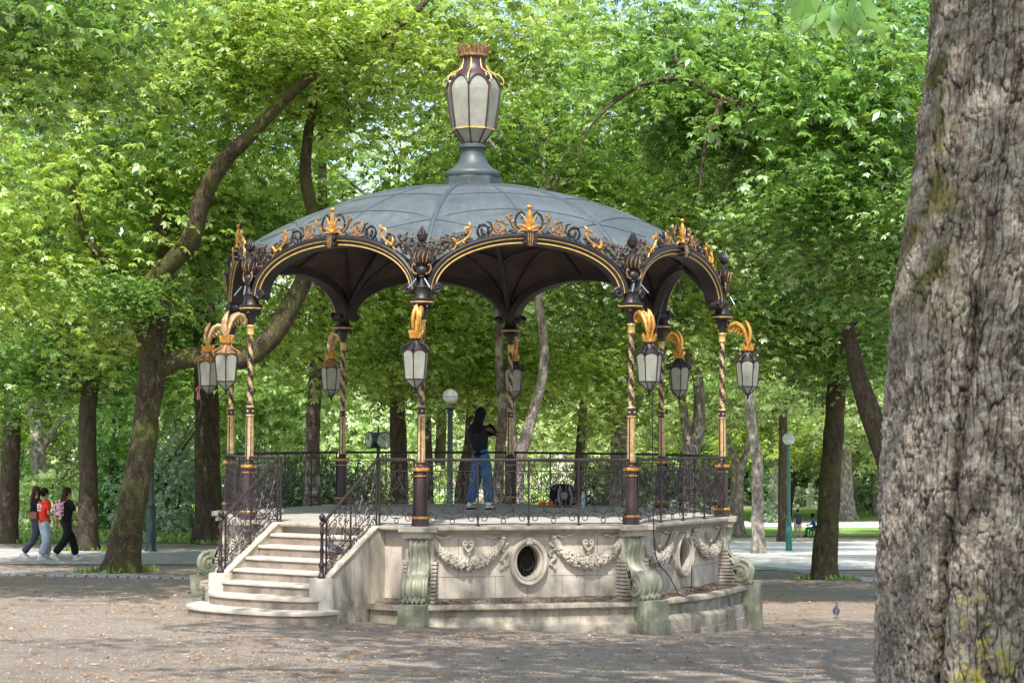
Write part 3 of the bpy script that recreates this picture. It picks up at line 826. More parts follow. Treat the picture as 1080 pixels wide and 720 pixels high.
# seams: eight corner rolls, thin rings and intermediate joints
for i in range(8):
    rb_ = MB(); pts = []
    for q in range(24):
        t = .12+.86*q/23; z = dome_z(t, HS, ZA, 0, 9); p = corner(0, R8*t); pts.append((p.x, p.y, z+.012))
    rb_.ribbon([(Vector(p), Vector((1,0,0)), Vector((0,0,1))) for p in pts], [(-.045,-.02),(-.035,.008),(-.02,.022),(.02,.022),(.035,.008),(.045,-.02)])
    rb_.build('dome_rib', M['seam'], dome, True, None, i*pi/4)
sm = MB()
for j in range(8):
    a = (j+.5)*pi/4
    def P(t, x, dz=.004, off=0, p=9):
        y = -AP; xx, yy = x*t, y*t; return (xx*cos(a)-yy*sin(a), xx*sin(a)+yy*cos(a), dome_z(t, x, ZA, off, p)+dz)
    for t in (.36, .58, .80): sm.tube([P(t, HS*(2*k/10-1)) for k in range(11)], .011, 4)
    for x in (0,): sm.tube([P(.2+.76*k/14, x) for k in range(15)], .008, 4)
    sm.tube([P(.80+.14*k/5, -HS*(1-.55*k/5)) for k in range(6)], .010, 4); sm.tube([P(.80+.14*k/5, HS*(1-.55*k/5)) for k in range(6)], .010, 4)
sm.build('sheet_seam', M['seam'], dome)
rb2 = MB()
for j in range(8):
    a = (j+.5)*pi/4
    def P(t, x): 
        y = -(AP-.05); xx, yy = x*t, y*t; return (xx*cos(a)-yy*sin(a), xx*sin(a)+yy*cos(a), dome_z(t, x, ZA, -.10, 4.5)-.02)
    rb2.tube([P(.05+.93*k/20, HS) for k in range(21)], .045, 6); rb2.tube([P(.05+.92*k/20, 0) for k in range(21)], .025, 5)
    for t in (.45, .75): rb2.tube([P(t, HS*(2*k/10-1)) for k in range(11)], .025, 5)
    rb2.tube([P(.97-.22*sin(pi*k/12), HS*(2*k/12-1)) for k in range(13)], .02, 5)
rb2.build('ceiling_rib', M['iron_dark'], dome, True)
# leaf litter caught behind the vases in the valleys of the roof
lm = MB(); r = random.Random(5)
for i in range(8):
    for k in range(620):
        s = r.choice((-1, 1)); u = r.random()**1.2; x = HS - u*.66
        j = i if s < 0 else i-1; a = (j+.5)*pi/4; t = 1.0-.075*r.random()*(1-.5*u)
        xx = x if s > 0 else -x
        z = dome_z(t, abs(x), ZA, 0, 9); zt_ = zo(abs(x)) if abs(x) < 1.47 else AZ
        z = max(z, zt_-.02)+r.uniform(0, .12)*(1-.6*u); yy = -AP*t; xl = xx*t
        c = Vector((xl*cos(a)-yy*sin(a), xl*sin(a)+yy*cos(a), z)); e = r.uniform(.02, .05)
        v1 = Vector((r.uniform(-1,1), r.uniform(-1,1), r.uniform(-1,1))).normalized()*e; v2 = v1.orthogonal().normalized()*e*.5
        lm.add([c-v1, c+v2, c+v1, c-v2+Vector((0,0,.01))], [(0,1,2,3)])
lm.build('dead_leaves', M['litter'], dome)

# ---- big lantern on the crown of the roof
LZ = ZA
rl = MB()
rl.lathe([(.50,LZ-.12),(.50,LZ+.02),(.485,LZ+.03)], 8, 0); rl.lathe([(.47,LZ+.03),(.47,LZ+.14),(.455,LZ+.155)], 8, 0)
rl.lathe([(.43,LZ+.155),(.455,LZ+.20),(.45,LZ+.24),(.42,LZ+.27),(.32,LZ+.32),(.25,LZ+.40),(.205,LZ+.50),(.19,LZ+.58),(.195,LZ+.62),(.235,LZ+.64),(.235,LZ+.68),(.20,LZ+.70),(.17,LZ+.72)], 28, 0)
roofl = rl.build('roof_lantern', M['lead'], band, True)
G0, G1, G2, G3 = LZ+.72, LZ+.94, LZ+1.60, LZ+1.78     # bottom tip, gallery, widest, shoulder
prof_r = [(G0, .17), (G1, .345), (G1+.35, .405), (G2, .44), (G3, .40)]
def rad_at(z):
    for (a, ra), (b, rb) in zip(prof_r, prof_r[1:]):
        if z <= b: return ra+(rb-ra)*(z-a)/(b-a)
    return prof_r[-1][1]
for k in range(8):
    a0, a1 = k*pi/4, (k+1)*pi/4
    p = MB(); zs = [G0, G1-.01]; 
    for zz in ((G0+.01, G1-.012), ): 
        p.add([((rad_at(z)-.01)*sin(a), -(rad_at(z)-.01)*cos(a), z) for z in zz for a in (a0, a1)], [(0,1,3,2)])
    vs = []; nn = 8; rows = 12
    for q in range(rows+1):
        for u in range(nn+1):
            f_ = u/nn; top = G2+.02+.17*sin(pi*f_)**.6; z = G1+.012+(top-G1-.012)*q/rows
            a = a0+(a1-a0)*f_; rr = (rad_at(z)-.01)*cos(pi/8)/cos((f_-.5)*pi/4); vs.append((rr*sin(a), -rr*cos(a), z))
    p.add(vs, [(q*(nn+1)+u, q*(nn+1)+u+1, (q+1)*(nn+1)+u+1, (q+1)*(nn+1)+u) for q in range(rows) for u in range(nn)])
    p.build('pane', M['glass'], roofl)
b = MB()
for k in range(8):
    a0 = k*pi/4
    b.tube([(rad_at(z)*sin(a0), -rad_at(z)*cos(a0), z) for z in (G0, G1, G1+.35, G2, G2+.03)], .014, 6)
    pts = []
    for u in range(11):
        f_ = u/10; a = a0+f_*pi/4; z = G2+.02+.17*sin(pi*f_)**.6; rr = rad_at(z)*cos(pi/8)/cos((f_-.5)*pi/4); pts.append((rr*sin(a), -rr*cos(a), z))
    b.tube(pts, .016, 6)
b.build('glazing_bar', M['iron_red'], roofl, True)
gb = MB(); gb.lathe([(rad_at(G1)-.02, G1-.015), (rad_at(G1)+.012, G1-.01), (rad_at(G1)+.012, G1+.012), (rad_at(G1)-.02, G1+.015)], 8, 0)
for k in range(8):
    a = k*pi/4
    gb.tube([(r_*sin(a), -r_*cos(a), z) for r_, z in ((.19,LZ+2.10),(.20,LZ+2.02),(.23,LZ+1.92),(.32,LZ+1.86),(.42,LZ+1.82),(.48,LZ+1.76),(.50,LZ+1.70),(.475,LZ+1.66),(.45,LZ+1.69))], .011, 6)
    gb.tube([(r_*sin(a), -r_*cos(a), z) for r_, z in ((.25,LZ+1.90),(.34,LZ+1.84),(.37,LZ+1.78),(.34,LZ+1.76))], .009, 6)
gb.build('gilded_scroll', M['gold_line'], roofl, True)
cp_ = MB(); cp_.lathe([(.385,G2+.04),(.34,LZ+1.80),(.27,LZ+1.86),(.215,LZ+1.95),(.195,LZ+2.05),(.205,LZ+2.12),(.10,LZ+2.13)], 16, 0)
cp_.build('cap', M['iron_red'], roofl, True)
cw = MB(); cw.lathe([(.205,LZ+2.11),(.235,LZ+2.125),(.235,LZ+2.16),(.21,LZ+2.17)], 20, 0)
for k in range(22):
    a = k*2*pi/22; h = .13 if k % 2 else .17
    cw.tube([(.205*sin(a), -.205*cos(a), LZ+2.15), (.225*sin(a), -.225*cos(a), LZ+2.15+h*.6), (.26*sin(a), -.26*cos(a), LZ+2.16+h)], [.030,.028,.018], 6)
cw.build('crown', M['rust_gold'], roofl, True)
# ================================================================== LANTERNS ON THE COLUMNS
def lantern_parts():
    out = {}
    # body frame of lantern: origin at lantern axis, z absolute; column at +y
    zt, zb = 2.40, 2.04; rt, rb_, = .185, .150; ns = 6
    def hexr(z): return rb_+(rt-rb_)*(z-zb)/(zt-zb)
    ang = [pi/6+k*pi/3 for k in range(ns)]
    f = MB()
    for a in ang:
        f.tube([(.02*cos(a), .02*sin(a), zb-.125), (hexr(zb)*cos(a), hexr(zb)*sin(a), zb), (hexr(zt)*cos(a), hexr(zt)*sin(a), zt), (.17*cos(a), .17*sin(a), zt+.04)], .0085, 5)
    f.tube([(hexr(zb)*cos(a), hexr(zb)*sin(a), zb) for a in ang], .009, 5, closed=True)
    f.lathe([(.006,zb-.20),(.022,zb-.175),(.012,zb-.155),(.03,zb-.13),(.035,zb-.115)], 8)
    for k in range(ns):
        a0, a1 = ang[k], ang[(k+1) % ns]+(2*pi if k == ns-1 else 0); pts = []
        for u in range(9):
            t = u/8; x = cos(a0)*(1-t)+cos(a1)*t; y = sin(a0)*(1-t)+sin(a1)*t; z = zt+.045*sin(pi*t)**.6; pts.append((x*hexr(zt), y*hexr(zt), z))
        f.tube(pts, .009, 5)
    f.tube([(0,0,zb-.02),(0,0,zb+.12)], .012, 6); f.ball((0,0,zb+.16), .035)
    out['frame'] = f.mesh('frame', M['iron_dark'])
    panes = []
    for k in range(ns):
        a0, a1 = ang[k], ang[(k+1) % ns]+(2*pi if k == ns-1 else 0); p = MB()
        P0, P1 = Vector((cos(a0), sin(a0), 0)), Vector((cos(a1), sin(a1), 0)); vs = []; rows = 5; nn = 6
        for q in range(rows+1):
            for u in range(nn+1):
                t = u/nn; top = zt+.042*sin(pi*t)**.6; z = zb+.01+(top-zb-.01)*q/rows; w = P0*(1-t)+P1*t; rr = hexr(z)-.004; vs.append((w.x*rr, w.y*rr, z))
        p.add(vs, [(q*(nn+1)+u, q*(nn+1)+u+1, (q+1)*(nn+1)+u+1, (q+1)*(nn+1)+u) for q in range(rows) for u in range(nn)])
        r1 = rb_-.005; p.add([P0*.02+Vector((0,0,zb-.12)), P1*.02+Vector((0,0,zb-.12)), P1*r1+Vector((0,0,zb-.008)), P0*r1+Vector((0,0,zb-.008))], [(0,1,2,3)])
        panes.append(p.mesh('pane', M['glass']))
    out['pane'] = panes
    c = MB(); c.lathe([(.168,zt+.045),(.13,zt+.085),(.085,zt+.12),(.062,zt+.17),(.055,zt+.20)], 12)
    for k in range(ns):
        a = ang[k]; c.tube([(r*cos(a), r*sin(a), z) for r, z in ((.058,zt+.19),(.09,zt+.14),(.15,zt+.11),(.20,zt+.09),(.222,zt+.05),(.205,zt+.015),(.185,zt+.03))], [.010,.014,.014,.013,.016,.014,.01], 6)
    out['cap'] = c.mesh('cap', M['iron_dark'], True)
    c2 = MB(); c2.add(c.v, c.f); out['cap_gilt'] = c2.mesh('cap', M['rust_gold'], True)
    w = MB(); w.lathe([(.070,zt+.195),(.082,zt+.205),(.082,zt+.225),(.07,zt+.235)], 14)
    for k in range(10):
        a = 2*pi*k/10; w.tube([(.072*cos(a), .072*sin(a), zt+.22), (.085*cos(a), .085*sin(a), zt+.28), (.105*cos(a), .105*sin(a), zt+.315)], [.022,.019,.010], 6)
    w.lathe([(.07,zt+.2),(.075,zt+.27)], 12)
    out['crown'] = w.mesh('crown', M['gold'], True)
    b = MB(); z0 = zt+.26
    # two acanthus plumes: one curls back to the column (+y), one stands outward
    def leafrib(pts, rad, sx): 
        for s in (-1, 1): b.tube([(s*sx*sin(pi*min(1,.15+q/(len(pts)-1))), y, z) for q, (y, z) in enumerate(pts)], rad, 7)
    leafrib([(0,z0),(.005,z0+.08),(.03,z0+.18),(.06,z0+.27),(.11,z0+.34),(.18,z0+.375),(.25,z0+.36),(.295,z0+.31),(.30,z0+.26),(.27,z0+.235),(.245,z0+.26)], [.018,.022,.027,.032,.036,.034,.030,.027,.022,.018,.010], .038)
    b.tube([(0,.0,z0+.02),(0,.03,z0+.17),(0,.10,z0+.31),(0,.19,z0+.345),(0,.26,z0+.31)], [.02,.03,.034,.03,.02], 7)
    leafrib([(0,z0+.02),(-.03,z0+.10),(-.045,z0+.20),(-.03,z0+.30),(.01,z0+.39),(.035,z0+.42)], [.017,.022,.028,.027,.020,.005], .040)
    for q in range(6): b.tube([(0, .02+.045*q, z0+.20+.03*q), (0, .05+.045*q, z0+.20+.026*q-.02), (0, .07+.045*q, z0+.15+.026*q)], [.022,.02,.006], 6)
    b.tube([(0,.29,z0+.27),(0,.34,z0+.30),(0,.375,z0+.32)], .016, 6)
    out['bracket'] = b.mesh('plume_bracket', M['gold'], True)
    b2 = MB(); b2.add(b.v, b.f); out['bracket_pale'] = b2.mesh('plume_bracket', M['gold_pale'], True)
    return out
LP = lantern_parts()
lan_labels = {0: 'hexagonal lantern under a gold plume, on the front column nearest the right stair rail',
 1: 'hexagonal lantern with two broad panes on the front right bandstand column, left of another lantern',
 2: 'lantern on the rightmost bandstand column, hanging free against the trees',
 3: 'lantern just right of the front right column, lower and farther back, showing its lamp tube',
 4: 'small distant lantern half behind the rear middle column, right of the standing person',
 5: 'small distant lantern on the rear column seen above the stairs',
 6: 'leftmost lantern, partly hidden behind a larger pale gold one, with a pink ribbon',
 7: 'large lantern with pale gold scrolls on the column left of the stairs'}
lanR = R8 + .40
for i in range(8):
    a = i*pi/4 + ROT; p = Vector((CX, CY, 0)) + Vector((lanR*sin(a), -lanR*cos(a), 0))
    L = empty('lantern', p, a)
    tag(L, lan_labels[i], 'lantern', 'lanterns hung on the bandstand columns')
    pale = i in (6, 7, 5)
    link('bracket', LP['bracket_pale' if pale else 'bracket'], L); link('crown', LP['crown'], L)
    link('cap', LP['cap_gilt' if pale else 'cap'], L); link('frame', LP['frame'], L)
    for m in LP['pane']: link('pane', m, L)
    if i == 6:
        m = simple('pink_ribbon', (.75, .25, .28), .7, bmp=0); rb_ = MB()
        for s in (-1, 1): rb_.tube([(.05*s, -.12, 2.03), (.09*s, -.17, 1.99), (.03*s, -.16, 1.93), (.06*s, -.15, 1.82)], .009, 5)
        rb_.build('ribbon', m, L)

# ================================================================== CABLES
def cable(pts, r, name, label, mat='black'):
    m = MB(); m.tube(pts, r, 5); o = m.build(name, M[mat], None, True); tag(o, label, 'cable'); return o
pA, pB = at(816, 40, 24.5), Vector((2.35, 26.6, 3.62))
def sag(a, b, s, n=24): return [a.lerp(b, k/n) - Vector((0,0,s*4*(k/n)*(1-k/n))) for k in range(n+1)]
cable(sag(pA, pB, .35) , .007, 'overhead_cable', 'thin black cable slanting down from the tree canopy to the right front arch')
q0 = Vector((2.0, 26.93, 3.6)); 
def smooth_path(P):
    out = []; K = len(P)
    for k in range(K-1):
        p0, p1, p2, p3 = P[max(k-1, 0)], P[k], P[k+1], P[min(k+2, K-1)]
        for q in range(6):
            t = q/6; out.append(.5*((2*p1)+(p2-p0)*t+(2*p0-5*p1+4*p2-p3)*t*t+(3*p1-p0-3*p2+p3)*t**3))
    return out+[P[-1]]
dn = [Vector((2.35, 26.6, 3.6)), Vector((2.16, 27.02, 3.2)), Vector((2.0, 26.80, 2.4)), Vector((1.99, 26.78, .9)), Vector((2.0, 26.74, .02)), Vector((2.05, 26.80, -.45)), Vector((2.25, 27.0, -.72)), Vector((2.40, 27.08, -.98)), Vector((2.55, 27.15, -.95)), Vector((2.60, 27.42, -.78)), Vector((2.62, 27.60, -.60))]
cable(smooth_path(dn), .008, 'hanging_cable', 'black cable running down the front right column into the round cellar opening')

# ================================================================== PEOPLE
def skin_mesh(name, nodes, edges, mat, root=0, sub=2):
    """nodes: list of (x,y,z,rx,ry)"""
    me = bpy.data.meshes.new(name); me.from_pydata([n[:3] for n in nodes], edges, [])
    ob = bpy.data.objects.new('tmp', me); COL.objects.link(ob)
    sk = ob.modifiers.new('skin', 'SKIN'); sk.use_smooth_shade = True
    if not me.skin_vertices: 
        bm = bmesh.new(); bm.from_mesh(me); bm.verts.layers.skin.verify(); bm.to_mesh(me); bm.free()
    for k, n in enumerate(nodes):
        v = me.skin_vertices[0].data[k]; v.radius = (n[3], n[4]); v.use_root = (k == root)
    sb = ob.modifiers.new('sub', 'SUBSURF'); sb.levels = sub; sb.render_levels = sub
    dg = bpy.context.evaluated_depsgraph_get(); dg.update()
    out = bpy.data.meshes.new_from_object(ob.evaluated_get(dg)); out.name = name
    bpy.data.objects.remove(ob, do_unlink=True)
    out.materials.clear(); out.materials.append(mat)
    out.polygons.foreach_set('use_smooth', [True]*len(out.polygons))
    return out
def merge_mesh(name, me, mb, mats):
    o = len(me.vertices)
    v = [tuple(x.co) for x in me.vertices] + [tuple(p) for p in mb.v]
    f = [tuple(p.vertices) for p in me.polygons] + [tuple(i+o for i in q) for q in mb.f]
    mi = [0]*len(me.polygons) + mb.m
    n = bpy.data.meshes.new(name); n.from_pydata(v, [], f)
    for m in mats: n.materials.append(m)
    n.polygons.foreach_set('material_index', mi); n.polygons.foreach_set('use_smooth', [True]*len(f)); n.update(); return n
def cloth(name, col, var=.25, rough=.85):
    return simple(name, col, rough, var=var, scale=9, bmp=.35, bscale=14, dist=.03, spec=.2)
SKIN = simple('skin', (.42, .24, .17), .55, var=.12, scale=5, bmp=0)
SKIN_D = simple('brown_skin', (.10, .052, .035), .5, var=.15, scale=5, bmp=0)
EYE = simple('eye', (.02, .015, .012), .3, bmp=0)
LIP = simple('lips', (.38, .14, .12), .5, bmp=0)

def figure(name, label, loc, rz, J, H=1.68, skin=SKIN, cat='person', **w):
    """J: joint dict in metres for a 1.70 m body facing +Y; scaled to H"""
    k = H/1.70
    D = dict(pel=(0,0,.93), wst=(0,.0,1.08), chs=(0,.0,1.27), nk=(0,-.01,1.43), hd=(0,.01,1.58),
             shl=(-.175,0,1.37), shr=(.175,0,1.37), ell=(-.225,-.01,1.10), elr=(.225,-.01,1.10), wrl=(-.235,.06,.86), wrr=(.235,.06,.86),
             hpl=(-.09,0,.90), hpr=(.09,0,.90), knl=(-.095,.02,.50), knr=(.095,.02,.50), anl=(-.10,-.02,.09), anr=(.10,-.02,.09),
             fdl=0, fdr=0)
    D.update(J)
    P = {a: (Vector(b) if isinstance(b, tuple) else b) for a, b in D.items()}
    root = empty(name, loc, rz); root.scale = (k, k, k); tag(root, label, cat)
    def nd(key, r, r2=None, off=(0,0,0)): p = P[key] + Vector(off); return (p.x, p.y, p.z, r, r2 or r)
    toe = {}
    for s in 'lr':
        d = Vector((0, cos(P['fd'+s]), sin(P['fd'+s]))); toe[s] = P['an'+s] + d*.15 + Vector((0, 0, -.045))
    body = [nd('pel', .115, .09), nd('wst', .095, .075), nd('chs', .112, .08), (P['nk'].x, P['nk'].y, P['nk'].z, .052, .052), tuple(P['hd'] - Vector((0, .01, .05))) + (.05, .055)]
    edges = [(0,1),(1,2),(2,3),(3,4)]
    def limb(keys, rs, start):
        prev = start
        for kk, r in zip(keys, rs):
            body.append(nd(kk, r)); edges.append((prev, len(body)-1)); prev = len(body)-1
        return prev
    ends = {}
    for s in 'lr':
        ends['w'+s] = limb(['sh'+s, 'el'+s, 'wr'+s], [.046, .036, .026], 2)
        e = limb(['hp'+s, 'kn'+s, 'an'+s], [.082, .055, .038], 0)
        body.append((*toe[s], .036, .024)); edges.append((e, len(body)-1))
    bm_ = skin_mesh('body', body, edges, skin)
    hb = MB(); h = P['hd']; tn = w.get('turn', 0); tl = w.get('tilt', 0)
    HM = Matrix.Translation(h) @ Matrix.Rotation(tn, 4, 'Z') @ Matrix.Rotation(-tl, 4, 'X')
    hb.ball((0, 0, .02), .098, 0, 16, 12, (.78, .98, 1.18), HM); hb.ball((0, .02, -.055), .066, 0, 12, 8, (.85, .95, .9), HM)
    hb.tube([(0, .088, .02), (0, .108, -.015), (0, .095, -.03)], [.008,.015,.010], 6, 0, HM)
    for s in (-1, 1):
        hb.ball((s*.078, -.005, 0), .022, 0, 8, 6, (.4, .8, 1.3), HM); hb.ball((s*.032, .083, .022), .0105, 1, 8, 6, (1.2,.6,.7), HM)
    hb.tube([(-.024, .086, -.058), (0, .093, -.060), (.024, .086, -.058)], .006, 5, 2, HM)
    for s in 'lr':       # hands: palm, four fingers and a thumb
        wv = P['wr'+s]; d = (P['wr'+s]-P['el'+s]).normalized() if not w.get('hand'+s) else Vector(w['hand'+s]).normalized()
        sd = -1 if s == 'l' else 1; side_ = d.cross(Vector((sd, 0, 0)))
        if side_.length < .2: side_ = d.cross(Vector((0, 0, 1)))
        side_.normalize(); palm_n = d.cross(side_).normalized()
        hb.tube([wv-d*.02, wv+d*.03, wv+d*.085], [.024,.033,.030], 8, 0)
        for q, L in enumerate((.070, .080, .075, .058)):
            b0 = wv + d*.075 + side_*(.0255-.017*q); bend = palm_n*(-.014)*(1 if s == 'l' else -1)
            hb.tube([b0, b0+d*L*.45+bend*.4, b0+d*L*.75+bend*1.2, b0+d*L*.95+bend*2.2], [.0095,.009,.0082,.006], 6, 0)
        b0 = wv + d*.02 + side_*.026; hb.tube([b0, b0+(d*.55+side_*.8)*.035, b0+(d*.9+side_*.6)*.06], [.012,.011,.008], 6, 0)
    bo = link('body', merge_mesh('body', bm_, hb, [skin, EYE, LIP]), root)
    # hair
    hair = MB(); hm = w['hair']; 
    hair.ball((0, -.018, .038), .108, 0, 16, 10, (.84, 1.0, 1.10), HM)
    if w.get('hairlen'):
        L = w['hairlen']; b = h + Matrix.Rotation(tn, 3, 'Z') @ Vector((0, -.06, .02))
        for q in range(9):
            xx = (q-4)*.017
            off = Matrix.Rotation(tn, 3, 'Z') @ Vector((xx, -.03-.006*(4-abs(q-4)), 0))
            hair.tube([b+off*.6, b+off+Vector((0,0,-L*.35)), b+off*1.15+Vector((0,-.02,-L*.7)), b+off*1.1+Vector((0,-.03,-L*(1-.03*abs(q-4))))], [.03,.032,.028,.010], 7)
    if w.get('bun'): hair.ball((0, -.12, .06), .05, 0, 10, 8, (1,1,1), HM)
    if w.get('pony'): hair.tube([HM @ Vector(p) for p in ((0,-.10,.06),(0,-.16,.03),(0,-.15,-.08),(0,-.12,-.20))], [.03,.035,.030,.008], 8)
    hair.build('hair', hm, root, True)
    if w.get('cap'):
        cpm = MB(); cpm.ball((0, -.01, .06), .108, 0, 14, 8, (.86, 1.0, .85), HM); cpm.box((-.06, .07, .035), (.06, .17, .05), 0, HM); cpm.build('cap', w['cap'], root, True)
    # shirt
    sh = [nd('pel', .158, .125, (0,0,-.09)), nd('wst', .150, .118), nd('chs', .172, .130), nd('nk', .075, .07, (0,0,-.045)), nd('pel', .156, .124, (0,0,.03))]
    se = [(0,4),(4,1),(1,2),(2,3)]
    for s in 'lr':
        a, b_ = P['sh'+s], P['el'+s]; t = w.get('sleeve', .6); c = a.lerp(b_, min(t, 1))
        sh.append((*a, .078, .078)); se.append((2, len(sh)-1)); sh.append((*c, .070 if t < 1 else .056, .070 if t < 1 else .056)); se.append((len(sh)-2, len(sh)-1))
        if t > 1: sh.append((*b_.lerp(P['wr'+s], t-1), .040, .040)); se.append((len(sh)-2, len(sh)-1))
    so = link('shirt', skin_mesh('shirt', sh, se, w['shirt'], 1), root)
    # trousers
    wide = w.get('wide', .06); tr = [nd('pel', .142, .112, (0,0,.02)), nd('wst', .128, .10)]; te = [(0,1)]
    for s in 'lr':
        a, b_, c = P['hp'+s], P['kn'+s], P['an'+s]
        tr.append((a.x, a.y, a.z-.06, .098, .10)); te.append((0, len(tr)-1))
        tr.append((*b_, wide+.014, wide+.014)); te.append((len(tr)-2, len(tr)-1))
        if not w.get('shorts'):
            c2 = c + Vector((0, 0, .02)); tr.append((*b_.lerp(c2, .6), wide+.008, wide+.008)); te.append((len(tr)-2, len(tr)-1)); tr.append((c2.x, c2.y, c2.z-.015, wide+.016, wide+.018)); te.append((len(tr)-2, len(tr)-1))
    link('shorts' if w.get('shorts') else 'trousers', skin_mesh('trousers', tr, te, w['legs'], 0), root)
    for s in 'lr':
        d = (toe[s]-P['an'+s]); dd = Vector((0, cos(P['fd'+s]), sin(P['fd'+s]))); up = Vector((0, -sin(P['fd'+s]), cos(P['fd'+s])))
        a = P['an'+s]; q = MB(); e = a - up*.045
        q.tube([e-dd*.065+up*.01, e-dd*.02+up*.015, e+dd*.06+up*.008, e+dd*.12, e+dd*.165-up*.003], [.028,.038,.037,.033,.016], 10, 0)
        q.tube([e-dd*.075-up*.036, e+dd*.05-up*.038, e+dd*.165-up*.034], [.024,.034,.024], 8, 1, Matrix.Identity(4))
        q.tube([a, a+up*.03], .045, 8, 0)
        q.build('shoe', [w['shoe'], w.get('sole', w['shoe'])], root, True)
    return root, P, HM

H_BLACK = simple('black_hair', (.010, .008, .008), .8, var=.4, scale=30, bmp=.3, spec=.12)
H_BROWN = simple('brown_hair', (.05, .024, .013), .75, var=.4, scale=30, bmp=.3, spec=.15)
C_BLACK = cloth('black_cloth', (.012, .012, .014)); C_JEAN = cloth('blue_denim', (.045, .12, .22), .35); C_LJEAN = cloth('washed_light_denim', (.36, .43, .50), .25)
C_RED = cloth('red_jersey', (.72, .045, .02), .18); C_WHITE = cloth('white_canvas', (.75, .74, .72), .1); C_GREY = cloth('dark_slate_cloth', (.05, .06, .08)); C_BEIGE = cloth('beige_shorts', (.50, .43, .34)); C_PINK = cloth('pale_pink_cloth', (.72, .42, .38)); C_BLUE = cloth('blue_jacket', (.06, .16, .38)); C_GREEN = cloth('green_trousers', (.03, .25, .14))

pp = at(506.5, 536, 32.1)
figure('person', 'person with long black hair, black t-shirt and blue jeans standing on the bandstand', (pp.x, 32.1, 0.0), radians(-34),
    dict(pel=(.0,0,.93), wst=(-.015,-.01,1.09), chs=(-.02,.01,1.27), nk=(-.02,.02,1.43), hd=(-.02,.05,1.575), shl=(-.19,.02,1.37), shr=(.15,.02,1.37),
         ell=(-.20,.20,1.22), elr=(.20,.22,1.24), wrl=(.02,.33,1.26), wrr=(-.02,.36,1.30), hpl=(-.09,0,.90), hpr=(.09,0,.90),
         knl=(-.12,.05,.50), knr=(.11,.06,.50), anl=(-.17,-.06,.09), anr=(.14,.05,.09)),
    1.70, SKIN_D, hair=H_BLACK, hairlen=.34, shirt=C_BLACK, legs=C_JEAN, wide=.085, shoe=C_WHITE, sole=C_BLACK, handl=(1,.1,.2), handr=(-1,.1,.1), sleeve=.75)

def gp(px, py, Y): p = at(px, py, Y); p.z = ground(p.x, Y)+.012; return p
walk = dict(hpl=(-.09,.0,.90), hpr=(.09,.0,.90), knl=(-.09,.20,.52), anl=(-.09,.30,.10), knr=(.09,.0,.50), anr=(.09,-.28,.14), fdl=.15, fdr=-.45, ell=(-.23,-.14,1.13), wrl=(-.25,-.13,.88), elr=(.24,.10,1.12), wrr=(.25,.26,.95))
walk2 = dict(walk); walk2.update(knl=(-.09,.10,.50), anl=(-.09,.12,.09), knr=(.09,.05,.49), anr=(.09,-.12,.10), fdl=0, fdr=-.15)
p = gp(46, 592, 44.2)
R1, P1, HM1 = figure('person', 'person in a red jersey with a white back print and pale wide jeans, walking', p, radians(-48), dict(walk2, ell=(-.22,.02,1.12), wrl=(-.20,.18,.98), elr=(.25,-.02,1.10), wrr=(.22,.22,1.08)), 1.64, SKIN, hair=H_BLACK, pony=True, shirt=C_RED, legs=C_LJEAN, wide=.095, shoe=C_WHITE, sleeve=.75, turn=-.1)
pr = MB()      # print on the back: a short word above a broad number block
def glyph(mb, rows, x, z, s, y): 
    for r_, row in enumerate(rows):
        for c_, ch in enumerate(row):
            if ch == '#': mb.box((x+c_*s, y, z-r_*s-s), (x+c_*s+s, y+.006, z-r_*s))
Z0 = ["####","#...","####","...#","####"]; Z1 = ["####","...#",".##.","#...","####"]; Z2 = ["###","#.#","###","#.#","#.#"]
for rows_, x_, z_ in ((['####','#..#','#..#','#..#','####'], -.11, 1.34), (['#.#','#.#','###','..#','..#'], .015, 1.34), (['########'], -.11, 1.195)):
    pr = MB(); glyph(pr, rows_, x_, z_, .024, -.133); pr.build('back_print', C_WHITE, R1)
p = gp(69.5, 594, 43.6)
R2, P2, HM2 = figure('person', 'person all in black with long dark hair and a black cap, mid stride', p, radians(-50), dict(walk, anr=(.09,-.34,.17), knr=(.09,-.06,.50)), 1.66, SKIN, hair=H_BROWN, hairlen=.30, cap=C_BLACK, shirt=C_BLACK, legs=C_BLACK, wide=.085, shoe=C_WHITE, sleeve=.85)
p = gp(37.5, 590, 44.9)
figure('person', 'person half hidden behind the red jersey, long brown hair, black top and jeans', p, radians(-80), dict(walk, wrl=(-.26,-.02,.88)), 1.66, SKIN, hair=H_BROWN, hairlen=.36, shirt=C_BLACK, legs=C_GREY, wide=.08, shoe=C_WHITE, sleeve=1.6)
# backpack on the second walker
def pack(w, h, d, mat, spot=None, n=16):
    m = MB()
    for q in range(9):
        pass
    prof = [(0,-h/2),(w*.40,-h/2),(w*.5,-h*.42),(w*.5,h*.2),(w*.46,h*.38),(w*.30,h*.49),(0,h*.5)]
    ring = [(x, z) for x, z in prof] + [(-x, z) for x, z in prof[-2:0:-1]]
    L = len(ring); vs = []
    for yy, s in ((0, .90), (-d*.25, 1), (-d*.75, .97), (-d, .80)):
        vs += [(x*s, yy, z*s) for x, z in ring]
    fs = [(j*L+k, j*L+(k+1)%L, (j+1)*L+(k+1)%L, (j+1)*L+k) for j in range(3) for k in range(L)] + [tuple(range(L)), tuple(range(4*L-1, 3*L-1, -1))]
    m.add(vs, fs, 0); return m
def bag_print_mat():
    m, nt, b, out = newmat('pink_black_print'); f = nz(nt, coords(nt), 15, 2, .5)
    nt.links.new(ramp(nt, f, [(.44, (.02,.02,.02)), (.50, (.82,.42,.50))]), b.inputs['Base Color']); b.inputs['Roughness'].default_value = .8; return m
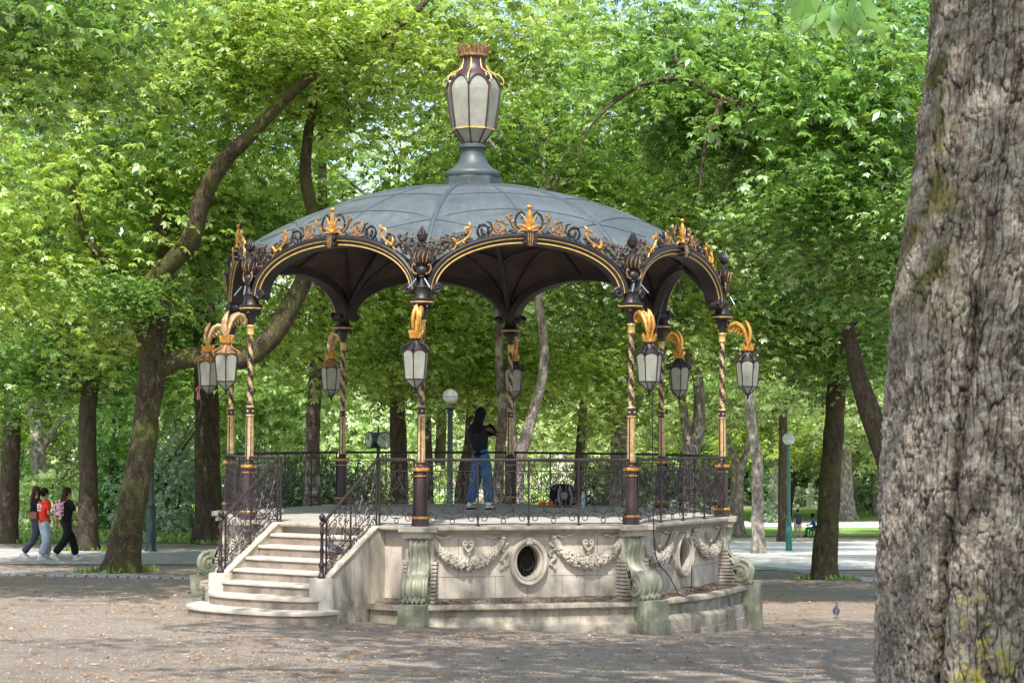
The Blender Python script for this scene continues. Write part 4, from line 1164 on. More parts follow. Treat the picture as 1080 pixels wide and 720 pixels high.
bp = empty('backpack', R2.location, R2.rotation_euler.z); bp.scale = R2.scale; tag(bp, 'small pink and black patterned backpack on the walker in black', 'backpack')
m = pack(.29, .36, .13, None); 
for s in (-1, 1): m.tube([(s*.10, -.01, .15), (s*.12, .07, .20), (s*.125, .16, .15), (s*.13, .235, .04)], .012, 6)
o = m.build('bag_body', bag_print_mat(), bp, True, Vector((0, -.135, 1.22)))
hb_ = MB(); hb_.tube([(.24+.08*cos(a)-.02, .26, .80+.10*sin(a)) for a in [k*pi/8 for k in range(9)]], .009, 5)
hb_.ball((.23, .26, .70), .13, 0, 12, 8, (.55, 1.25, .85))
p = R1.location.copy(); o = hb_.build('handbag', simple('tan_woven_bag', (.46, .30, .20), .8, var=.4, scale=20), None, True, gp(61, 592, 43.9), radians(-65)); tag(o, 'tan woven handbag carried low between the red and black walkers', 'handbag')
sb = MB(); sb.add(pack(.22, .18, .10, None).v, pack(.22, .18, .10, None).f, 0)
o = sb.build('shoulder_bag', simple('brown_leather', (.22, .09, .06), .5), None, True, gp(35.5, 590, 44.4) + Vector((0, 0, 1.02)), radians(-10)); tag(o, 'brown shoulder bag worn by the leftmost walker', 'shoulder bag')
# distant people on the right
p = on_ground(842, 571)
figure('person', 'distant person in dark t-shirt, beige shorts and white cap strolling on the bright path', p, radians(10), dict(walk, chs=(0,.05,1.26), nk=(0,.09,1.42), hd=(0,.13,1.56)), 1.72, SKIN, hair=H_BROWN, cap=C_WHITE, shirt=C_GREY, legs=C_BEIGE, wide=.08, shorts=True, shoe=C_WHITE, sleeve=.9)
sit = dict(pel=(0,0,.52), wst=(0,.02,.68), chs=(0,.06,.87), nk=(0,.09,1.03), hd=(0,.12,1.17), shl=(-.175,.07,.97), shr=(.175,.07,.97), ell=(-.21,.12,.72), elr=(.21,.12,.72), wrl=(-.12,.33,.66), wrr=(.12,.33,.66), hpl=(-.09,.02,.50), hpr=(.09,.02,.50), knl=(-.11,.42,.50), knr=(.11,.42,.50), anl=(-.11,.46,.09), anr=(.11,.46,.09))
pq = on_ground(859, 566); sit_loc = pq
figure('person', 'distant seated person in a blue jacket and green trousers beside the right hand trunk', pq, radians(75), sit, 1.70, SKIN_D, hair=H_BLACK, shirt=C_BLUE, legs=C_GREEN, wide=.07, shoe=C_BLACK, sleeve=1.8)
p = at(767, 566, 92); p.z = ground(p.x, 92)
figure('person', 'distant person in pink top and white trousers beyond the right corner of the stone base', p, radians(180), dict(walk2), 1.68, SKIN, hair=H_BROWN, hairlen=.25, shirt=C_PINK, legs=C_WHITE, wide=.08, shoe=C_WHITE, sleeve=.7)
p = at(640, 545, 96); p.z = ground(p.x, 96)
figure('person', 'distant person in blue seen through the railing beside the forked trunk', p, radians(30), dict(walk), 1.68, SKIN, hair=H_BROWN, shirt=C_BLUE, legs=C_LJEAN, wide=.07, shoe=C_WHITE, sleeve=.7)
# bench
bn = empty('park_bench', sit_loc, radians(75)); tag(bn, 'plain wooden bench under the seated figure beyond the lamp post', 'bench')
m = MB()
for k in range(4): m.box((-.8, -.22+.11*k, .41), (.8, -.13+.11*k, .44))
wood = simple('weathered_wood', (.16, .10, .06), .8, var=.4, scale=8); m.build('seat', wood, bn)
m = MB()
for k in range(3): m.box((-.8, -.30, .55+.12*k), (.8, -.27, .64+.12*k))
m.build('backrest', wood, bn)
for s in (-1, 1):
    m = MB(); m.box((s*.7-.03, -.29, 0), (s*.7+.03, -.24, .92)); m.box((s*.7-.03, .16, 0), (s*.7+.03, .21, .41)); m.box((s*.7-.03, -.24, .36), (s*.7+.03, .16, .405)); m.build('leg', M['pole_dark'], bn)
# black rucksack on the platform floor
p = at(593, 533, 33.2); rk = empty('rucksack', (p.x, 33.2, .0), .25); tag(rk, 'black rucksack standing on the bandstand floor beside a water bottle', 'rucksack')
m = pack(.42, .40, .22, None); m.tube([(-.05, -.1, .19), (0, -.1, .25), (.05, -.1, .19)], .012, 6)
m.build('bag_body', C_BLACK, rk, True, Vector((0, .1, .205)))
m = MB(); m.tube([(-.08, -.14, .36), (-.13, -.20, .22), (-.09, -.18, .06)], .016, 6); m.tube([(.08, -.14, .36), (.12, -.21, .2), (.1, -.18, .05)], .016, 6); m.ball((0, -.13, .20), .07, 0, 8, 6, (1,.4,1)); m.build('strap', simple('grey_webbing', (.25,.22,.20), .7), rk, True)
bt = MB(); bt.lathe([(.035,0),(.038,.02),(.038,.18),(.02,.22),(.014,.25),(.014,.27)], 12); o = bt.build('bottle', simple('pale_blue_plastic', (.45,.60,.62), .2, var=.1, bmp=0), None, True, (p.x+.36, 33.25, 0)); tag(o, 'pale plastic water bottle right of the black rucksack', 'bottle')
bt = MB(); bt.lathe([(.04,0),(.045,.02),(.045,.09),(.03,.11)], 12); bt.ball((-.15, .02, .05), .05, 0, 8, 6, (1.4,1,1)); o = bt.build('snack_pouch', C_RED, None, True, (p.x-.20, 33.05, 0)); tag(o, 'small red pouch lying left of the black rucksack', 'pouch')

# pigeons
def pigeon(loc, rz, label, k=1.0):
    root = empty('pigeon', loc, rz); root.scale = (k,)*3; tag(root, label, 'pigeon', 'pigeons')
    nodes = [(0,-.15,.085,.022,.012),(0,-.08,.105,.045,.035),(0,0,.125,.062,.058),(0,.06,.155,.048,.048),(0,.085,.205,.026,.026),(0,.10,.245,.027,.027),(0,.118,.248,.016,.016)]
    me = skin_mesh('body', nodes, [(i, i+1) for i in range(6)], simple('pigeon_grey', (.06,.065,.08), .55, var=.5, scale=18, bmp=.2), 2)
    x = MB(); x.tube([(0,.125,.247),(0,.15,.240)], [.008,.002], 6)
    for s in (-1, 1): x.ball((s*.022,.112,.252), .005, 0, 6, 4)
    link('body', merge_mesh('body', me, x, [me.materials[0], EYE]), root)
    for s in (-1, 1):
        wg = MB(); wg.add([(s*.05,.05,.16),(s*.062,-.02,.155),(s*.045,-.12,.115),(s*.02,-.19,.10),(s*.05,-.06,.09),(s*.064,.02,.11)], [(0,1,4,5),(1,2,3,4)]); wg.build('wing', simple('wing_grey', (.11,.12,.14), .6, var=.4, scale=25), root)
        lg_ = MB(); lg_.tube([(s*.022,.0,.09),(s*.022,.005,.045),(s*.022,.0,.004)], [.009,.005,.004], 5)
        for a in (-.5, 0, .5): lg_.tube([(s*.022,0,.005),(s*.022+.028*sin(a),.028*cos(a),.003)], .003, 4)
        lg_.build('leg', simple('pigeon_leg', (.35,.12,.09), .6, bmp=0), root)
B7 = Matrix.Translation((CX, CY, 0)) @ Matrix.Rotation(ROT+a7, 4, 'Z')
pl = B7 @ Vector((.66, -(3.80+.275*2+.16), -.45))
pigeon(pl, radians(60), 'grey pigeon perched on a stair tread beside the right newel post', 1.15)
p = on_ground(882, 652); pigeon(p, radians(-15), 'dark pigeon on the bare ground near the big right hand trunk', 1.0)

# ================================================================== LAMP POSTS, CLOCK, BUST
def lamp_post(p, h, label, dark=False, gr_=.25):
    root = empty('lamp_post', p); tag(root, label, 'lamp post', 'green park lamp posts')
    m = MB(); m.lathe([(.16,0),(.16,.05),(.13,.09),(.125,1.05),(.105,1.12),(.12,1.16),(.085,1.22),(.07,1.3),(.055,h-.62),(.07,h-.60),(.07,h-.55),(.05,h-.53),(.13,h-.50),(.14,h-.47)], 14)
    m.build('pole', M['pole_dark' if dark else 'green_paint'], root, True)
    g = MB(); g.ball((0,0,h-.24), gr_, 0, 20, 14); g.build('globe', M['globe'], root, True)
    b = MB(); b.lathe([(gr_+.003,h-.25),(gr_+.006,h-.24),(gr_+.003,h-.23)], 20, cap=False); b.build('band', M['steel'], root)
p = on_ground(832, 581); h_ = (at(832, 456.5, p.y).z - p.z); lamp_post(p, h_, 'green lamp post with a white globe on the bright path at right')
p = at(475, 418, 40.5); g = ground(p.x, 40.5); lamp_post(Vector((p.x, 40.5, g)), p.z-g+.24, 'lamp post whose globe shows behind the bandstand, left of the standing person', True, .165)
p = on_ground(159, 582); lamp_post(p, 4.5, 'dark lamp post standing behind the leaning mossy trunk at left', True)
p = at(399, 464, 62); g = ground(p.x, 62)
ck = empty('park_clock', (p.x, 62, g), radians(0)); tag(ck, 'two faced drum clock on a dark pole behind the bandstand', 'clock')
zc = p.z-g
m = MB(); m.lathe([(.11,0),(.11,.05),(.075,.1),(.055,.9),(.05,zc-.32),(.05,zc)], 12); m.tube([(0,0,zc),(0,0,zc+.34),(0,0,zc+.5)], [.05,.03,.01], 8); m.build('pole', M['pole_dark'], ck, True)
for s, ry in ((-1, radians(-60)), (1, radians(20))):
    Mx = Matrix.Translation((s*.16+.0, -.02, zc)) @ Matrix.Rotation(ry, 4, 'Z') @ Matrix.Rotation(pi/2, 4, 'X')
    d = MB(); d.lathe([(.22,-.16),(.27,-.13),(.27,.13),(.285,.14),(.285,.17),(.25,.17)], 24, 0, Mx); dr = d.build('drum', M['pole_dark'], ck, True)
    f = MB(); f.lathe([(0,.172),(.245,.172)], 24, 0, Mx, cap=False)
    for k in range(12):
        a = k*pi/6; f.tube([Mx @ Vector((.19*cos(a), .19*sin(a), .178)), Mx @ Vector((.225*cos(a), .225*sin(a), .178))], .008, 4, 1)
    f.tube([Mx @ Vector((0,0,.182)), Mx @ Vector((-.10,.13,.182))], .011, 4, 1); f.tube([Mx @ Vector((0,0,.182)), Mx @ Vector((.02,.17,.182))], .008, 4, 1)
    f.build('face', [M['globe'], C_BLACK], dr)
p = at(854.5, 532, 150); g = ground(p.x, 150)
bs = empty('garden_bust', (p.x, 150, g)); tag(bs, 'small white stone bust on a plinth far off between two trunks', 'statue')
m = MB(); m.box((-.5,-.5,0),(.5,.5,.12)); m.lathe([(.5,.12),(.42,.2),(.36,.3),(.36,1.0),(.46,1.08),(.46,1.15)], 4, off=.5); wht = simple('white_marble', (.72,.70,.66), .7, var=.15); m.build('plinth', wht, bs)
me = skin_mesh('bust', [(0,0,1.15,.22,.18),(0,0,1.45,.34,.22),(0,0,1.72,.13,.13),(0,-.03,1.95,.20,.22),(0,-.03,2.12,.14,.16),(-.38,0,1.5,.14,.14),(.38,0,1.5,.14,.14)], [(0,1),(1,2),(2,3),(3,4),(1,5),(1,6)], wht); link('bust', me, bs)
# blue and white sign far behind the railing
p = at(381, 522, 66); sg = empty('direction_sign', (p.x, 66, ground(p.x, 66)), 0); tag(sg, 'small blue and white sign seen through the stair railing', 'sign')
zc = p.z - sg.location.z; m = MB(); m.tube([(0,.03,0),(0,.03,zc+.2)], .03, 6); m.build('post', M['pole_dark'], sg)
m = MB(); m.box((-.22,-.02,zc-.20),(.22,.01,zc+.20), 0); m.add([(-.17,-.024,zc),(-.02,-.024,zc+.13),(-.02,-.024,zc+.05),(.18,-.024,zc+.05),(.18,-.024,zc-.05),(-.02,-.024,zc-.05),(-.02,-.024,zc-.13)], [(0,6,2),(0,2,1),(0,6,5),(2,3,4,5)], 1); m.build('panel', [simple('sign_blue', (.02,.05,.42), .4, bmp=0), C_WHITE], sg)
# ================================================================== GROUND AND PATHS
def strip(name, pts_l, pts_r, mat, dz, kind='structure', nw=8, label=None):
    """draped sheet between two world polylines of equal length"""
    vs = []; n = len(pts_l)
    L = []; 
    for k in range(n-1):
        for q in range(8): L.append((k, q/8))
    L.append((n-2, 1.0))
    for (k, t) in L:
        a = Vector(pts_l[k]).lerp(Vector(pts_l[k+1]), t); b = Vector(pts_r[k]).lerp(Vector(pts_r[k+1]), t)
        for q in range(nw+1):
            p = a.lerp(b, q/nw); e = noise.noise(Vector((p.x*.4, p.y*.4, 3)))*.35 if q in (0, nw) else 0
            vs.append((p.x, p.y+e, ground(p.x, p.y+e)+dz))
    m = MB(); m.add(vs, [(j*(nw+1)+q, j*(nw+1)+q+1, (j+1)*(nw+1)+q+1, (j+1)*(nw+1)+q) for j in range(len(L)-1) for q in range(nw)])
    o = m.build(name, mat, None, True); o['kind'] = kind
    return o
xs = [-400,-200,-120,-80,-60,-50,-42]+[-36+1.0*k for k in range(73)]+[42,50,60,80,120,200,400]
ys = [-30,-20,-10,-5]+[.5*k for k in range(0, 80)]+[40+1.0*k for k in range(62)]+[103+4*k for k in range(10)]+[150,170,200,260,400,800]
g = MB(); n = len(xs)
g.add([(x, y, ground(x, y)+.012*noise.noise(Vector((x*.8, y*.8, 0)))*(1 if 12 < y < 40 else 0)) for y in ys for x in xs], [(j*n+k, j*n+k+1, (j+1)*n+k+1, (j+1)*n+k) for j in range(len(ys)-1) for k in range(n-1)])
o = g.build('ground', M['ground'], None, True); o['kind'] = 'structure'
def G(px, py): p = on_ground(px, py); return (p.x, p.y, 0)
strip('path', [(-60, 43.0, 0), (-30, 42.2, 0), (-14, 41.5, 0), (-4, 42.0, 0), (2, 43.0, 0)], [(-60, 53, 0), (-30, 51.0, 0), (-14, 49.5, 0), (-4, 50, 0), (2, 52, 0)], M['asphalt'], .02)
strip('lawn', [(-70, 54.5, 0), (-30, 53.5, 0), (-12, 53, 0), (0, 54, 0), (7, 60, 0)], [(-70, 92, 0), (-30, 92, 0), (-12, 92, 0), (0, 92, 0), (7, 92, 0)], M['lawn'], .022)
strip('sandy_road', [(-2, 58, 0), (5, 55, 0), (14, 56, 0), (30, 58, 0), (60, 60, 0)], [(-2, 60, 0), (5, 101, 0), (14, 103, 0), (30, 103, 0), (60, 100, 0)], M['sand'], .024)
strip('far_lawn', [(2, 104, 0), (14, 106, 0), (30, 106, 0), (60, 104, 0)], [(2, 117, 0), (14, 119, 0), (30, 119, 0), (60, 118, 0)], M['lawn'], .03)
strip('far_path', [(2, 118, 0), (14, 119.5, 0), (30, 119.5, 0), (60, 119, 0)], [(2, 128, 0), (14, 130, 0), (30, 130, 0), (60, 128, 0)], M['sand'], .035)
strip('farther_lawn', [(2, 129, 0), (14, 131, 0), (30, 131, 0), (60, 129, 0)], [(2, 150, 0), (14, 150, 0), (30, 150, 0), (60, 150, 0)], M['lawn'], .035)
# cobbled gutters: two countable-only-in-theory rows of small setts
def gutter(pts, name, label):
    m = MB(); r = random.Random(len(pts)); L = [Vector(p) for p in pts]
    for a, b in zip(L, L[1:]):
        d = (b-a); n = int(d.length/.22); d.normalize(); w = Vector((-d.y, d.x, 0))
        for k in range(n):
            for q in (-1.5, -.5, .5, 1.5):
                p = a+d*(k+.5)*.22+w*q*.17; z = ground(p.x, p.y); e = .095*r.uniform(.8, 1)
                ax = d*e; ay = w*e*.78; t = Vector((0,0,z+.03+r.uniform(0,.018)))
                P = [Vector((p.x, p.y, 0))+s1*ax+s2*ay+t for s1, s2 in ((-1,-1),(1,-1),(1,1),(-1,1))]; B = [v-Vector((0,0,.07)) for v in P]
                m.add(P+B, [(0,1,2,3),(0,4,5,1),(1,5,6,2),(2,6,7,3),(3,7,4,0)])
    o = m.build(name, M['cobble']); o['kind'] = 'structure'
gutter([G(798, 598.5), G(860, 605), G(925, 613)], 'gutter', '')
gutter([(-12.5, 38.2, 0), (-9.0, 36.6, 0), (-6.2, 35.8, 0), (-4.5, 35.2, 0)], 'gutter', '')
# pit-edged soil strip with dropped leaves
def quads_mesh(name, V, Q, mats, tint=None, parent=None, mi=None):
    me = bpy.data.meshes.new(name); me.vertices.add(len(V)); me.vertices.foreach_set('co', V.astype(np.float32).ravel())
    nq = len(Q); k = Q.shape[1]; me.loops.add(nq*k); me.loops.foreach_set('vertex_index', Q.astype(np.int32).ravel())
    me.polygons.add(nq); me.polygons.foreach_set('loop_start', np.arange(0, nq*k, k, dtype=np.int32)); me.polygons.foreach_set('loop_total', np.full(nq, k, dtype=np.int32))
    for m in mats: me.materials.append(m)
    if mi is not None: me.polygons.foreach_set('material_index', mi.astype(np.int32))
    if tint is not None:
        at_ = me.attributes.new('tint', 'FLOAT', 'POINT'); at_.data.foreach_set('value', tint.astype(np.float32))
    me.update(calc_edges=True); return me
rs = np.random.RandomState(11)
nL = 30000
gx = rs.uniform(-13, 13, nL); gy = 14 + 34*rs.rand(nL)**1.1; dens = np.array([noise.noise(Vector((a*.35, b*.35, 9))) for a, b in zip(gx, gy)])
keep = dens + rs.uniform(-.35, .35, nL) > -.05; gx, gy = gx[keep], gy[keep]
lx = (gx-CX); ly = (gy-CY); out_ = np.sqrt(lx*lx+ly*ly) > 4.6; gx, gy = gx[out_], gy[out_]; nL = len(gx)
gz = np.array([ground(a, b) for a, b in zip(gx, gy)])+.014
ang = rs.uniform(0, 2*pi, nL); e = rs.uniform(.016, .05, nL)*(rs.rand(nL)*.6+.6); V = np.zeros((nL, 4, 3))
for q, (u, v, h) in enumerate(((-1, 0, .2), (0, -.55, .0), (1, 0, .5), (0, .55, .25))):
    V[:, q, 0] = gx+e*(u*np.cos(ang)-v*np.sin(ang)); V[:, q, 1] = gy+e*(u*np.sin(ang)+v*np.cos(ang)); V[:, q, 2] = gz+h*e*rs.rand(nL)
fl = link('fallen_leaves', quads_mesh('fallen_leaves', V.reshape(-1, 3), np.arange(nL*4).reshape(-1, 4), [M['fallen']], np.repeat(rs.rand(nL), 4)))
tag(fl, kind='stuff')

nP = 16000; px_ = rs.uniform(-9, 9, nP); py_ = 15+16*rs.rand(nP)**1.3; pk_ = (px_-CX)**2+(py_-CY)**2 > 25; px_, py_ = px_[pk_], py_[pk_]; nP = len(px_)
pz_ = np.array([ground(a, b) for a, b in zip(px_, py_)])+.004; pe = rs.uniform(.004, .015, nP); V = np.zeros((nP, 5, 3)); th_ = rs.uniform(0, 6.3, nP)
for q in range(4):
    V[:, q, 0] = px_+pe*np.cos(th_+q*pi/2)*rs.uniform(.7, 1.2, nP); V[:, q, 1] = py_+pe*np.sin(th_+q*pi/2)*rs.uniform(.7, 1.2, nP); V[:, q, 2] = pz_-.004
V[:, 4, 0] = px_; V[:, 4, 1] = py_; V[:, 4, 2] = pz_+pe*.8
T3 = np.array([[0, 1, 4], [1, 2, 4], [2, 3, 4], [3, 0, 4]]); Qp = (np.arange(nP)[:, None, None]*5+T3[None]).reshape(-1, 3)
gvl = link('gravel', quads_mesh('gravel', V.reshape(-1, 3), Qp, [simple('gravel_stone', (.34, .28, .235), .9, var=.7, scale=30, bmp=0, spec=.15)], None)); tag(gvl, kind='stuff')

# ================================================================== LEAVES
def palmate(C, NRM, AZ_, S, rsx, nl=6, fold=.18, droop=.48):
    """many compound leaves at once: centres C, normals, azimuths, sizes -> verts, quads"""
    n = len(C); up = NRM/np.linalg.norm(NRM, axis=1, keepdims=True)
    ref = np.tile(np.array([[1., 0, 0]]), (n, 1)); ref[np.abs(up[:, 0]) > .9] = (0, 1, 0)
    a = np.cross(up, ref); a /= np.linalg.norm(a, axis=1, keepdims=True); b = np.cross(up, a)
    V = np.zeros((n, nl, 4, 3)); span = radians(250)
    for k in range(nl):
        f = k/(nl-1)-.5; th = AZ_+f*span + rsx.uniform(-.1, .1, n); L = S*(1-.6*abs(f)*1.2)*rsx.uniform(.85, 1.1, n)
        d = a*np.cos(th)[:, None]+b*np.sin(th)[:, None]; sd = -a*np.sin(th)[:, None]+b*np.cos(th)[:, None]
        dr = droop*rsx.uniform(.4, 1.5, n)
        p0 = C+d*(L*.06)[:, None]
        mid = C+d*(L*.62)[:, None]-up*(L*dr*.25)[:, None]
        tip = C+d*L[:, None]-up*(L*dr)[:, None]
        w = (L*.245)[:, None]
        V[:, k, 0] = p0; V[:, k, 1] = mid+sd*w-up*w*fold; V[:, k, 2] = tip; V[:, k, 3] = mid-sd*w-up*w*fold
    return V.reshape(-1, 3), nl*4
def crown_mesh(name, seed, R, nclus, nleaf, S, mat, clus=(.7, 1.7), nl=6, lowcut=-1.0, tint0=0.0, flat=.20, shellp=.45, top=.10, gap=-.01):
    r = np.random.RandomState(seed); C = []; NM = []; T_ = []
    got = 0
    while got < nclus:
        d = r.normal(size=3); d /= np.linalg.norm(d); q = r.rand()**shellp
        if d[2]*q < lowcut: continue
        if d[2]*q > .15 and r.rand() > top: continue
        c = d*q*np.array(R)
        if noise.noise(Vector(c*.33)+Vector((seed*3.1, 0, 0))) < gap: continue        # gaps
        got += 1
        cr_ = r.uniform(*clus); m = int(nleaf*(cr_/clus[1])**2)+3; rr = np.sqrt(r.rand(m))*cr_; th = r.uniform(0, 2*pi, m)
        tilt = r.normal(0, .20, 2); dx, dy = rr*np.cos(th), rr*np.sin(th); ell = r.uniform(.55, 1.0); dy = dy*ell
        z = -flat*rr*rr/cr_*1.2 + dx*tilt[0]+dy*tilt[1]+r.normal(0, .17, m)
        P = np.stack([c[0]+dx, c[1]+dy, c[2]+z], 1); C.append(P)
        nn = np.stack([dx/cr_*.5+r.normal(0, .42, m), dy/cr_*.5+r.normal(0, .42, m)-.15, np.ones(m)], 1); NM.append(nn)
        T_.append(np.clip(r.uniform(.1, .75)+r.normal(0, .27, m)+tint0, 0, 1))
    C = np.concatenate(C); NM = np.concatenate(NM); T_ = np.concatenate(T_); n = len(C)
    V, k = palmate(C, NM, r.uniform(0, 2*pi, n), S*r.uniform(.55, 1.25, n), r, nl)
    me = quads_mesh(name, V, np.arange(len(V)).reshape(-1, 4), [mat], np.repeat(T_, k)); return me
LS = .165
CR = {
 'a': crown_mesh('crown', 1, (5.0, 4.6, 4.2), 190, 60, LS, M['leaf']),
 'b': crown_mesh('crown', 2, (5.2, 4.8, 4.0), 170, 60, LS, M['leaf_deep']),
 'c': crown_mesh('crown', 3, (5.0, 5.0, 4.4), 140, 60, LS, M['leaf_lime']),
 'd': crown_mesh('crown', 4, (3.4, 3.0, 2.4), 112, 60, LS, M['leaf_lime']),
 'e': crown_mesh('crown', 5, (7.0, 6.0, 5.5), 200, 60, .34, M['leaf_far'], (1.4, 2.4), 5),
 'f': crown_mesh('crown', 6, (7.0, 6.0, 5.5), 200, 60, .34, M['leaf_lime'], (1.4, 2.4), 5),
 'g': crown_mesh('crown', 7, (3.2, 3.0, 2.2), 100, 60, LS, M['leaf']),
}
CR['i'] = CR['c'].copy(); CR['i'].materials[0] = M['leaf_far']  # same crown in the sunlit colour, painting a brighter canopy
# ================================================================== TRUNKS
def trunk_mesh(name, limbs, mat, seg=.22, n=16, rough=.06, flare=True, seed=0):
    """limbs: list of polylines [(Vector, radius), ...]; the first starts at the ground"""
    m = MB()
    for li, limb in enumerate(limbs):
        P = [Vector(p) for p, r in limb]; Rr = [r for p, r in limb]
        pts = []; rad = []
        K = len(P)
        for k in range(K-1):       # Catmull-Rom
            p0, p1, p2, p3 = P[max(k-1, 0)], P[k], P[k+1], P[min(k+2, K-1)]
            st = max(2, int((p2-p1).length/seg))
            for q in range(st):
                t = q/st
                pt = .5*((2*p1)+(p2-p0)*t+(2*p0-5*p1+4*p2-p3)*t*t+(3*p1-p0-3*p2+p3)*t**3)
                pts.append(pt); rad.append(Rr[k]*(1-t)+Rr[k+1]*t)
        pts.append(P[-1]); rad.append(Rr[-1])
        # own sweep with noise
        vs = []; fs = []; up = None; N_ = len(pts)
        for i, p in enumerate(pts):
            t = (pts[min(i+1, N_-1)]-pts[max(i-1, 0)]).normalized()
            if up is None: up = Vector((1,0,0)) if abs(t.x) < .9 else Vector((0,1,0))
            up = (up-t*up.dot(t)).normalized(); w = t.cross(up)
            base = (p-pts[0]).length
            for k in range(n):
                a = 2*pi*k/n; d = up*cos(a)+w*sin(a); r_ = rad[i]
                if li == 0 and flare:
                    f = exp(-base/.38); r_ *= 1+f*(.45+.35*sin(a*3+seed)+.2*sin(a*5+seed*2))
                q = p+d*r_
                r_ *= 1+rough*(noise.noise(q*1.7+Vector((seed, 0, 0)))*1.6+noise.noise(Vector((q.x*7, q.y*7, q.z*2.2)))*.9)
                vs.append(p+d*r_)
        for j in range(N_-1):
            for k in range(n):
                a = j*n+k; b = j*n+(k+1)%n; fs.append((a, b, b+n, a+n))
        fs.append(tuple(range((N_-1)*n, N_*n)))
        m.add(vs, fs)
    return m.mesh(name, mat, True)
def auto_limbs(top, r0, centre, R, seed, k=9):
    """limbs and twigs fanning from the trunk top into the crown"""
    r = random.Random(seed); out = []
    for q in range(k):
        a = 2*pi*q/k + r.uniform(-.3, .3); el = r.uniform(-.15, .95)
        tip = centre+Vector((R[0]*.85*cos(a)*cos(el), R[1]*.85*sin(a)*cos(el), R[2]*.8*sin(el)))
        s = top+(centre-top)*r.uniform(0, .55); mid = s.lerp(tip, .5)+Vector((r.uniform(-.4,.4), r.uniform(-.4,.4), r.uniform(.1,.7)))
        rr = r0*r.uniform(.28, .5); out.append([(s, rr), (mid, rr*.65), (tip, rr*.18)])
        for w in range(3):
            t = r.uniform(.3, .9); b = s.lerp(mid, t*2) if t < .5 else mid.lerp(tip, t*2-1)
            e = b+Vector((r.uniform(-1.4,1.4), r.uniform(-1.4,1.4), r.uniform(-.7,.9))); out.append([(b, rr*.35), (b.lerp(e, .5)+Vector((0,0,.2)), rr*.22), (e, rr*.08)])
    return out
def V3(p): return Vector(p)
def px_limb(pts, dY=0):      # [(px, py, Y, radius)]
    return [(at(a, b, Y), r) for a, b, Y, r in pts]
nt_ = [0]
def tree(label, base, limbs, mat, crowns, group='chestnut trees around the bandstand', autos=7, parent_first=True, name='chestnut_tree', trunk_n=16, rough=.06):
    """base Vector; limbs polylines in world; crowns: [(key, centre, scale, (autoR), rotz)]"""
    nt_[0] += 1; sd = nt_[0]
    root = empty(name, base); tag(root, label, 'tree', group)
    L = [[(p-base, r) for p, r in limb] for limb in limbs]
    top = L[0][-1][0]; r0 = L[0][-1][1]
    if autos:
        for (key, c, s, rz) in crowns[:1]:
            R = (4.6*s, 4.4*s, 3.8*s); L += auto_limbs(top, max(r0, .12), c-base, R, sd, autos)
    link('trunk', trunk_mesh('trunk', L, M[mat], n=trunk_n, seed=sd*1.7, rough=rough), root)
    for (key, c, s, rz) in crowns:
        o = link('crown', CR[key], root, c-base, rz); o.scale = (s, s, s)
    return root
def straight(px, py, Yb=None, lean=None, top=None, r=.3, tr=.7):
    b = on_ground(px, py) if Yb is None else (lambda p: Vector((p.x, Yb, ground(p.x, Yb))))(at(px, py, Yb))
    pts = [(b-Vector((0,0,.3)), r*1.05), (b+Vector((0,0,.05)), r*1.05)]
    for (qx, qy, f) in top: pts.append((at(qx, qy, b.y), r*f))
    return b, [pts]
def cpos(px, py, Y): return at(px, py, Y)

# --- the leaning mossy tree on the left, with its three great limbs
b = on_ground(126, 604)
Y5 = b.y
main = [(b-Vector((0,0,.3)), .38), (b+Vector((0,0,.05)), .36)] + px_limb([(136, 550, Y5, .30), (147, 490, Y5, .265), (156, 430, Y5, .25), (161, 392, Y5, .27), (157, 360, Y5, .23), (150, 330, Y5, .20), (148, 305, Y5-.3, .20), (165, 292, Y5-.5, .19), (200, 255, Y5-.8, .19), (212, 215, Y5-1, .18), (235, 170, Y5-1.2, .16), (262, 145, Y5-1.4, .14), (300, 105, Y5-1.6, .12), (335, 75, Y5-1.8, .10), (395, 42, Y5-2, .08), (440, 12, Y5-2, .06), (470, -30, Y5-2, .04)])
l2 = px_limb([(160, 395, Y5, .22), (185, 380, Y5+.1, .20), (215, 376, Y5+.2, .22), (255, 378, Y5+.2, .22), (285, 358, Y5+.2, .20), (305, 325, Y5+.2, .19), (324, 285, Y5+.2, .17), (332, 240, Y5+.2, .14), (322, 180, Y5+.2, .12), (330, 110, Y5+.2, .09), (345, 40, Y5+.2, .06)])
l3 = px_limb([(150, 318, Y5-.2, .20), (128, 290, Y5-.3, .15), (104, 268, Y5-.5, .13), (84, 235, Y5-.6, .09), (75, 190, Y5-.6, .06)])
l4 = px_limb([(300, 105, Y5-1.6, .12), (322, 92, Y5-1.4, .08), (336, 150, Y5-1.3, .07), (341, 195, Y5-1.2, .06), (336, 225, Y5-1, .04)])
l5 = px_limb([(395, 45, Y5-2, .07), (420, 22, Y5-2.2, .05), (412, 55, Y5-2.3, .03)])
l6 = px_limb([(160, 388, Y5, .17), (167, 350, Y5+.2, .17), (176, 300, Y5+.4, .15), (168, 230, Y5+.5, .12), (158, 190, Y5+.6, .08)])
